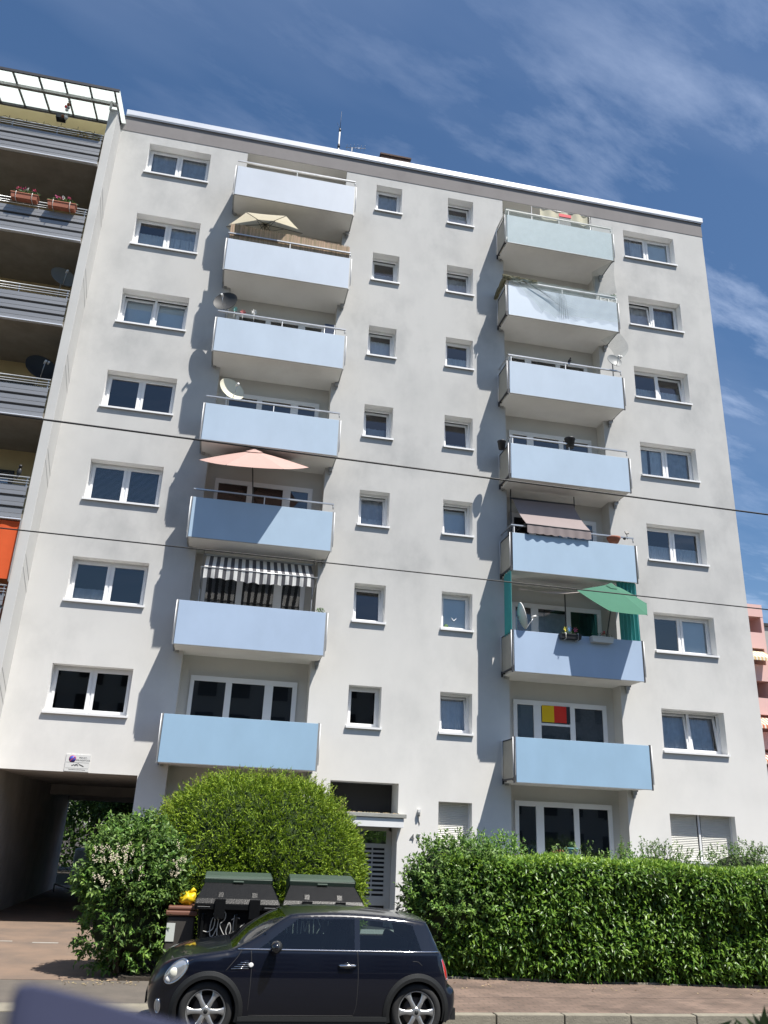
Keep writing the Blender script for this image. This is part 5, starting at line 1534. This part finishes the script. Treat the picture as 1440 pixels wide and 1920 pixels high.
def unit(n): a = rng.normal(size=(n, 3)); return a / np.linalg.norm(a, axis=1, keepdims=True)
def vnoise(P, s, seed=0):
    r_ = np.random.default_rng(seed); out_ = 0
    for k in range(4):
        d = r_.normal(size=3); d /= np.linalg.norm(d); out_ = out_ + np.sin(P @ d * s * (1 + .6 * k) + r_.random() * 6.28) / (1 + .5 * k)
    return out_ / 2.2

mat('laurel', (.105, .205, .026), .36, island=.5, spec=.42, trans=.25)
mat('laurel_young', (.22, .36, .045), .36, island=.35, spec=.5, trans=.32)
mat('shrub_leaf', (.115, .205, .045), .5, island=.5, spec=.4, trans=.3)
mat('shrub_leaf_fresh', (.16, .30, .055), .45, island=.4, trans=.35)
mat('conifer', (.155, .25, .018), .7, island=.45, trans=.25)
mat('conifer_tip', (.27, .39, .028), .7, island=.3, trans=.3)
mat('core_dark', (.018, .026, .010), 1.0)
mat('twig', (.10, .075, .05), .9)
mat('blossom', (.72, .64, .48), .8, island=.2, trans=.2)
mat('tree_leaf', (.09, .17, .035), .6, island=.5, trans=.25)
mat('oleander', (.045, .085, .03), .45, island=.3, trans=.15)

# --- laurel hedge: a clipped body running slightly askew, bulged surfaces
def hedge_front(x): return -6.62 - .11 * (x - 8)
def hedge_top(x): return 1.93 + .04 * np.sin(x * 1.3) + .03 * np.sin(x * 3.1 + 1)
hx0, hx1, hd = 8.15, 21.0, 1.25
hedge = thing('hedge', 'long glossy laurel hedge clipped square along the brick pavement', 'hedge', (14, -6.8, 0.06))
n = 30000
x = hx0 + (hx1 - hx0) * rng.random(n) ** 1.15
z = .16 + (rng.random(n)) * 1.8
bul = .09 * vnoise(np.stack([x, 0 * x, z], 1), 2.6, 3) + .075 * vnoise(np.stack([x, 0 * x, z], 1), 7, 4)
dep = rng.random(n) ** 1.6 * .22
y = hedge_front(x) - bul + dep + np.clip((z - 1.65) / .35, 0, 1) ** 2 * .18 + .12 * np.clip((.45 - z) / .35, 0, 1)
P1 = np.stack([x, y, np.minimum(z, hedge_top(x))], 1)
D1 = np.stack([rng.normal(0, .55, n), -np.abs(rng.normal(.55, .3, n)), rng.normal(-.15, .6, n)], 1)
N1 = np.stack([rng.normal(0, .45, n), -.5 + rng.normal(0, .3, n), .9 + rng.normal(0, .35, n)], 1)
n2_ = 17000
x = hx0 + (hx1 - hx0) * rng.random(n2_) ** 1.15; yy = rng.random(n2_) * hd
P2 = np.stack([x, hedge_front(x) + .05 + yy, hedge_top(x) + .04 * vnoise(np.stack([x, yy, 0 * x], 1), 5, 8) - rng.random(n2_) ** 2 * .14 - .25 * np.clip(.14 - yy, 0, 1)], 1)
D2 = np.stack([rng.normal(0, .5, n2_), rng.normal(-.15, .5, n2_), np.abs(rng.normal(.7, .35, n2_))], 1)
N2 = np.stack([rng.normal(0, .5, n2_), -.6 + rng.normal(0, .5, n2_), .6 + rng.normal(0, .4, n2_)], 1)
V, F = leaf_field(P1, D1, N1, rng.uniform(.09, .15, n), rng.uniform(.034, .052, n))
fo1 = raw_mesh('foliage', V, F, 'laurel', hedge)
V, F = leaf_field(P2, D2, N2, rng.uniform(.07, .12, n2_), rng.uniform(.024, .038, n2_), .35)
P2[:, 2] += .07 * (rng.random(n2_) ** 6)
raw_mesh('young_shoots', V, F, 'laurel_young', hedge)
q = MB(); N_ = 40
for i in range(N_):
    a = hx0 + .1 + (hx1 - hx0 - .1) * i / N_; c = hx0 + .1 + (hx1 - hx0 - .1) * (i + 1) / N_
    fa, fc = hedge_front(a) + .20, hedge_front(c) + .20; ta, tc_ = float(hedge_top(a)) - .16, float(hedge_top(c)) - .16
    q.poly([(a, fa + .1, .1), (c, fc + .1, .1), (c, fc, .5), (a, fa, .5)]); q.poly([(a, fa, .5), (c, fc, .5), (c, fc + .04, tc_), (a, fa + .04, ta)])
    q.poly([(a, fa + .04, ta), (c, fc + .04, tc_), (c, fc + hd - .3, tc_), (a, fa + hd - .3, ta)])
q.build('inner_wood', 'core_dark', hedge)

# --- generic shrub made of leafy shoots growing out from a centre
def shrub(name, label, cat, c, rad, n_shoot, leaf_m, L, Wd, per=14, seed=1, shoot_len=.35, core=.72, group=None, up=.35, fresh=None, kind_ell=2.4, zmin=.08, gaps=.0, droop=.1):
    r_ = np.random.default_rng(seed)
    t = thing(name, label, cat, (c[0], c[1], zmin if zmin > 0 else 0), group)
    c = np.array(c); rad = np.array(rad)
    d = r_.normal(size=(n_shoot, 3)); d[:, 2] = np.where(r_.random(n_shoot) < .55, np.abs(d[:, 2]), d[:, 2]); d[:, 1] = np.where(r_.random(n_shoot) < .5, -np.abs(d[:, 1]), d[:, 1])
    d /= np.linalg.norm(d, axis=1, keepdims=True)
    k = (np.abs(d) ** kind_ell).sum(1) ** (1 / kind_ell)          # superellipsoid
    rr_ = (1 + .10 * vnoise(d * 3, 2.2, seed) + .06 * vnoise(d * 3, 5, seed + 1)) / k
    if gaps: 
        keep = vnoise(d * 3, 3.3, seed + 9) > -gaps
        d, rr_ = d[keep], rr_[keep]; n_shoot = len(d)
    tip = c + d * rad * rr_[:, None] * (r_.uniform(.80, 1.04, n_shoot)[:, None])
    axis = d + np.array([0, 0, up]) + r_.normal(0, .35, (n_shoot, 3)); axis /= np.linalg.norm(axis, axis=1, keepdims=True)
    base = tip - axis * shoot_len * r_.uniform(.6, 1.2, n_shoot)[:, None]
    T_ = r_.random((n_shoot, per))
    P = base[:, None] + (tip - base)[:, None] * T_[..., None]
    side_ = r_.normal(size=(n_shoot, per, 3)); D = axis[:, None] * .6 + side_ * .55 - np.array([0, 0, droop])
    Nn = r_.normal(0, .4, (n_shoot, per, 3)) + np.array([0, -.35, .9])
    P = P.reshape(-1, 3); D = D.reshape(-1, 3); Nn = Nn.reshape(-1, 3)
    ok = P[:, 2] > zmin; P, D, Nn = P[ok], D[ok], Nn[ok]
    n = len(P)
    V, F = leaf_field(P, D, Nn, r_.uniform(.7, 1.25, n) * L, r_.uniform(.7, 1.2, n) * Wd)
    if fresh:
        cut = int(n * .75) * 4; V4 = V
        raw_mesh('foliage', V, F[:cut], leaf_m, t); raw_mesh('young_foliage', V, F[cut:], fresh, t)
    else: raw_mesh('foliage', V, F, leaf_m, t)
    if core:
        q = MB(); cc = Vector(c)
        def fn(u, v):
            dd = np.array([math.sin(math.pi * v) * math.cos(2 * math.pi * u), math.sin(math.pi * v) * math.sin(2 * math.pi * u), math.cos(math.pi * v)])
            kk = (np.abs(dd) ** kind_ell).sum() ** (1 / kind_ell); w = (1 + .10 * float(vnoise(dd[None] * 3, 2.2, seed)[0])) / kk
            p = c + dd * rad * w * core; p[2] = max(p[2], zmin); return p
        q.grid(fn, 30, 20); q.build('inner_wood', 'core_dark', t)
    q = MB()
    for i in range(min(60, n_shoot)): q.tube([(c[0] + r_.normal() * .12, c[1] + r_.normal() * .12, zmin), tuple((base[i] + np.array([c[0], c[1], 0.2])) / 2), tuple(base[i]), tuple(tip[i])], [.018, .012, .006, .003], 4)
    q.build('branches', 'twig', t)
    return t
# broad shrub at the hedge's left end, taller and matt
shrub('shrub', 'broad leafy shrub with pale shoots at the left end of the laurel hedge', 'shrub', (8.52, -5.95, 1.12), (1.06, .95, 1.20), 900, 'shrub_leaf', .075, .036, 18, 21, .36, .74, fresh='shrub_leaf_fresh')
shrub('shrub', 'light green shrub growing behind the hedge below the ground floor balcony', 'shrub', (9.5, -5.0, 1.25), (.85, .7, 1.18), 500, 'shrub_leaf_fresh', .07, .03, 16, 22, .35, .7)
shrub('shrub', 'loose twiggy shrub behind the middle of the hedge', 'shrub', (11.3, -4.5, 1.2), (.9, .8, 1.12), 300, 'shrub_leaf', .06, .028, 14, 23, .4, .65, gaps=.3)
shrub('shrub', 'dense small leaved shrub behind the hedge left of the closed shutters', 'shrub', (13.4, -4.2, 1.2), (1.1, .8, 1.20), 520, 'shrub_leaf', .055, .025, 16, 24, .3, .7)
shrub('shrub', 'shrub with rising tips behind the hedge at the right picture edge', 'shrub', (15.4, -4.3, 1.2), (1.25, .9, 1.3), 560, 'shrub_leaf', .06, .026, 16, 25, .34, .7)
shrub('shrub', 'pale shrub beyond the hedge just left of the closed shutters', 'shrub', (12.2, -4.9, 1.2), (.7, .7, 1.08), 300, 'shrub_leaf_fresh', .055, .024, 14, 26, .3, .65)

# --- flowering shrub beside the driveway
fs = shrub('flowering_shrub', 'leafy shrub with creamy blossom clusters between driveway and bins', 'shrub', (3.0, -5.90, 1.16), (.88, .80, 1.24), 1050, 'shrub_leaf', .085, .040, 17, 31, .34, .66, fresh='shrub_leaf_fresh', zmin=.06, kind_ell=2.6)
q = MB()
for (cx_, cy_, cz_, sx_, sz_, n_) in ((2.60, -6.62, 1.76, .17, .07, 19), (2.80, -6.65, 1.64, .12, .09, 11), (3.68, -6.42, 1.64, .07, .13, 13), (2.64, -6.68, 1.36, .10, .04, 6), (3.02, -6.65, 1.46, .08, .08, 4)):
    for _ in range(n_):
        p0 = Vector((cx_ + random.gauss(0, sx_), cy_ + random.gauss(0, .04), cz_ + random.gauss(0, sz_)))
        ax = Vector((random.gauss(0, .3), -.5, random.uniform(.3, 1))).normalized()
        for j in range(16):
            p = p0 + ax * j * .008 + Vector((random.gauss(0, .012), random.gauss(0, .012), random.gauss(0, .012))); d = Vector(rng.normal(size=3)).normalized() * .009; e = d.cross(Vector((.3, -1, .2))).normalized() * .008
            q.poly([p - d, p + e, p + d, p - e])
q.build('blossom', 'blossom', fs)

# --- big rounded golden green conifer (clipped dome)
cn = thing('conifer_bush', 'big rounded yellow green conifer bush between driveway and entrance', 'conifer bush', (5.0, -4.3, .06))
c = np.array([5.02, -4.35, 1.3]); rad = np.array([2.0, 1.75, 1.86])
n = 27000
d = rng.normal(size=(n, 3)); d[:, 1] -= .45; d /= np.linalg.norm(d, axis=1, keepdims=True)
e_ = 2.65; k = (np.abs(d) ** e_).sum(1) ** (1 / e_)
lump = 1 + .05 * vnoise(d * 4, 2.4, 41) + .035 * vnoise(d * 4, 6, 42) + .02 * vnoise(d * 4, 14, 43)
pos = c + d * rad * (lump / k)[:, None] * rng.uniform(.93, 1.01, n)[:, None]
ok = pos[:, 2] > .12; pos, d = pos[ok], d[ok]; n = len(pos)
# each spray: drooping fan of thin leaflets
per = 9
ax = d * .8 + np.array([0, -.1, .05]) + rng.normal(0, .55, (n, 3)); ax /= np.linalg.norm(ax, axis=1, keepdims=True)
sd2 = np.cross(ax, rng.normal(size=(n, 3))); sd2 /= np.linalg.norm(sd2, axis=1, keepdims=True)
Ps, Ds, Ns = [], [], []
nrm = np.cross(ax, sd2)
for j in range(per):
    f_ = (j - (per - 1) / 2) / ((per - 1) / 2)
    Ds.append(ax + sd2 * f_ * .75); Ps.append(pos + ax * .012 * j - ax * .03); Ns.append(nrm + rng.normal(0, .25, (n, 3)))
Ps, Ds, Ns = map(np.concatenate, (Ps, Ds, Ns))
V, F = leaf_field(Ps, Ds, Ns, rng.uniform(.026, .048, len(Ps)), rng.uniform(.013, .022, len(Ps)), .2, .3)
V2_, cut = V, int(len(F) * .72)
raw_mesh('foliage', V, F[:cut], 'conifer', cn); raw_mesh('young_foliage', V, F[cut:], 'conifer_tip', cn)
# stray leading shoots over the outline
st = MB(); PP = []; DD = []
for _ in range(240):
    dd = rng.normal(size=3); dd[2] = abs(dd[2]) + .5; dd[1] = -abs(dd[1]) * .5; dd /= np.linalg.norm(dd); kk = (np.abs(dd) ** e_).sum() ** (1 / e_)
    p0 = c + dd * rad / kk * .97; a = dd * .6 + np.array([rng.normal(0, .4), rng.normal(0, .3), .35]); a /= np.linalg.norm(a); Ls = random.uniform(.12, .34)
    st.tube([tuple(p0), tuple(p0 + a * Ls)], [.005, .002], 4)
    for j in range(22):
        u = j / 22; PP.append(p0 + a * Ls * u); s_ = rng.normal(size=3); DD.append(a * .7 + s_ * .5)
tag(st.build('shoots', 'twig', cn), kind='stuff')
PP, DD = np.array(PP), np.array(DD)
V, F = leaf_field(PP, DD, rng.normal(size=(len(PP), 3)), rng.uniform(.04, .075, len(PP)), rng.uniform(.010, .016, len(PP)), .2, .3)
raw_mesh('shoot_foliage', V, F, 'conifer_tip', cn)
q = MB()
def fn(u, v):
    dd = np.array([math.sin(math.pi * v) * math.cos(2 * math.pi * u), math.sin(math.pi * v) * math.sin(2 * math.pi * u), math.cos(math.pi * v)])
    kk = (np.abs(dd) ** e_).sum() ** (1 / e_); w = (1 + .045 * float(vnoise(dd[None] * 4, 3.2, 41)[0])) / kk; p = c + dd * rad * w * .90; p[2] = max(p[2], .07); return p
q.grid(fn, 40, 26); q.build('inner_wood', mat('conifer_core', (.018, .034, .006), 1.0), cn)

# --- trees in the yard seen through the passage
def tree(label, x, y, h, cr_, seed, n=1500):
    r_ = np.random.default_rng(seed)
    t = thing('tree', label, 'tree', (x, y, 0), 'yard trees seen through the passage')
    q = MB(); pts_ = [(x + .1 * math.sin(i), y, h * .75 * i / 5) for i in range(6)]; q.tube(pts_, [.16, .14, .12, .10, .07, .03], 8)
    for _ in range(9):
        a = r_.random() * 6.28; z_ = h * r_.uniform(.2, .6); q.tube([(x, y, z_), (x + math.cos(a) * cr_ * .4, y + math.sin(a) * cr_ * .4, z_ + .5), (x + math.cos(a) * cr_ * .8, y + math.sin(a) * cr_ * .8, z_ + .7)], [.05, .03, .012], 5)
    q.build('trunk', 'twig', t)
    cl = r_.normal(size=(26, 3)); cl /= np.linalg.norm(cl, axis=1, keepdims=True); cl = np.array([x, y, h * .55]) + cl * np.array([cr_, cr_, h * .42]) * r_.uniform(.3, .85, (26, 1))
    P = (cl[:, None] + r_.normal(0, .38, (26, n // 6, 3))).reshape(-1, 3); P = P[P[:, 2] > .4]
    V, F = leaf_field(P, r_.normal(size=P.shape), r_.normal(size=P.shape) + [0, 0, .5], r_.uniform(.10, .2, len(P)), r_.uniform(.06, .11, len(P)))
    raw_mesh('crown', V, F, 'tree_leaf', t)
tree('dark leafy yard tree in the left of the passage opening', -0.6, 19.5, 7.5, 2.2, 51, 3200)
tree('yard tree with hanging boughs in the middle of the passage opening', 1.5, 17.0, 6.0, 2.0, 52, 3200)
tree('dense dark tree filling the right of the passage opening', 3.6, 20.5, 8.0, 2.8, 53, 3600)
nb_ = 26000
P = np.stack([rng.uniform(-9, 12, nb_), rng.uniform(23, 27, nb_), rng.random(nb_) ** .8 * 7.5], 1)
V, F = leaf_field(P, rng.normal(size=P.shape), rng.normal(size=P.shape) + [0, -.5, .5], rng.uniform(.2, .38, nb_), rng.uniform(.12, .22, nb_))
tag(raw_mesh('shrubbery', V, F, 'tree_leaf'), kind='stuff')
t = thing('yard_container', 'whitish wrapped container standing in the yard beyond the passage', 'container', (-.1, 15.5, 0))
q = MB(); q.box(-.75, .35, 15.2, 16.2, .05, 1.25); q.build('body', mat('grey_cover', (.40, .41, .42), .5, var=.5, vscale=3), t, bevel=.08)
t = thing('handrail', 'thin sloping handrail at the end of the passage', 'handrail', (-.4, 11.5, 0))
q = MB(); q.tube([(-.62, 10.6, 0), (-.62, 10.6, .25), (.2, 10.6, -.0 + .02)], .025, 6); q.tube([(-.62, 10.6, .02), (-.62, 10.6, .27)], .03, 6); q.build('rail', 'steel', t)

# --- plant close to the photographer, bottom right
pl = thing('leafy_plant', 'dark pointed leaves of a plant close to the viewer, bottom right corner', 'plant', (5.2, -19.45, .62), None)
Pn, Dn, Nn_, Ln, Wn_ = [], [], [], [], []
def near(u, v, dist):
    d = cf + cr * ((u - 720) / 1545.41) - cu * ((v - 960) / 1545.41); return CAM + d * dist
sp = [(1434, 1886, 1430, 1940, .016), (1412, 1900, 1432, 1945, .013), (1398, 1906, 1425, 1945, .012), (1378, 1908, 1410, 1950, .010), (1382, 1912, 1365, 1955, .010), (1372, 1913, 1340, 1938, .013), (1440, 1893, 1450, 1940, .012)]
for (u0, v0, u1, v1, w_) in sp:
    tip = near(u0, v0, 1.7); bs = near(u1, v1, 1.72); Pn.append(bs); Dn.append(tip - bs); Nn_.append(Vector((-.3, -1, .3))); Ln.append((tip - bs).length); Wn_.append(w_ * 1.35)
root_ = near(1440, 1990, 1.72)
for _ in range(60):
    a = rng.normal(size=3); a[2] = abs(a[2]) * .6; a /= np.linalg.norm(a); p = root_ + Vector((a[0] * .12 + .09, a[1] * .12, -.10 - .25 * random.random())); Pn.append(p); Dn.append(Vector(a)); Nn_.append(Vector((0, -.5, 1))); Ln.append(random.uniform(.06, .10)); Wn_.append(.018)
V, F = leaf_field(np.array([tuple(p) for p in Pn]), np.array([tuple(p) for p in Dn]), np.array([tuple(p) for p in Nn_]), np.array(Ln), np.array(Wn_), .15, .03)
raw_mesh('foliage', V, F, 'oleander', pl)
q = MB()
for k in range(5): q.tube([(5.25, -19.45, .9), (5.22 + .03 * k, -19.45 + .02 * k, 1.4), tuple(root_ + Vector((.03 * k, 0, -.02)))], [.012, .01, .005], 5)
q.build('stems', 'twig', pl)
q = MB(); q.lathe((5.25, -19.45, .62), [(.001, 0), (.16, 0), (.22, .34), (.20, .36), (.001, .33)], 20); q.build('pot', 'terracotta', pl)

# --- unidentified blue object very near the lens, shaped as standing fabric, bottom left
bl = thing('blue_object', 'blurred dark blue object, shaped as fabric, close to the viewer in the bottom left corner', 'bag', (3.9, -21.0, .62))
prof = [(14, 1960), (22, 1870), (34, 1848), (60, 1845), (110, 1856), (170, 1872), (240, 1893), (320, 1914), (420, 1932), (560, 1960)]
D0 = .25
fr = [near(u, v, D0) for u, v in prof]; bk = [near(u, v + 4, D0 + .06) + Vector((0, 0, .001)) for u, v in prof]
q = MB(); q.smooth = True
for i in range(len(prof) - 1):
    q.poly([fr[i], fr[i + 1], bk[i + 1], bk[i]])
q.smooth = False
foot_f = [Vector((p.x, p.y, .63)) for p in fr]; foot_b = [Vector((p.x, p.y, .63)) for p in bk]
for i in range(len(prof) - 1):
    q.poly([foot_f[i], foot_f[i + 1], fr[i + 1], fr[i]]); q.poly([foot_b[i + 1], foot_b[i], bk[i], bk[i + 1]])
q.poly([foot_f[0], fr[0], bk[0], foot_b[0]]); q.poly([foot_f[-1], foot_b[-1], bk[-1], fr[-1]])
q.build('fabric', mat('blue_fabric', (.062, .070, .135), .8, var=.15, vscale=30), bl)
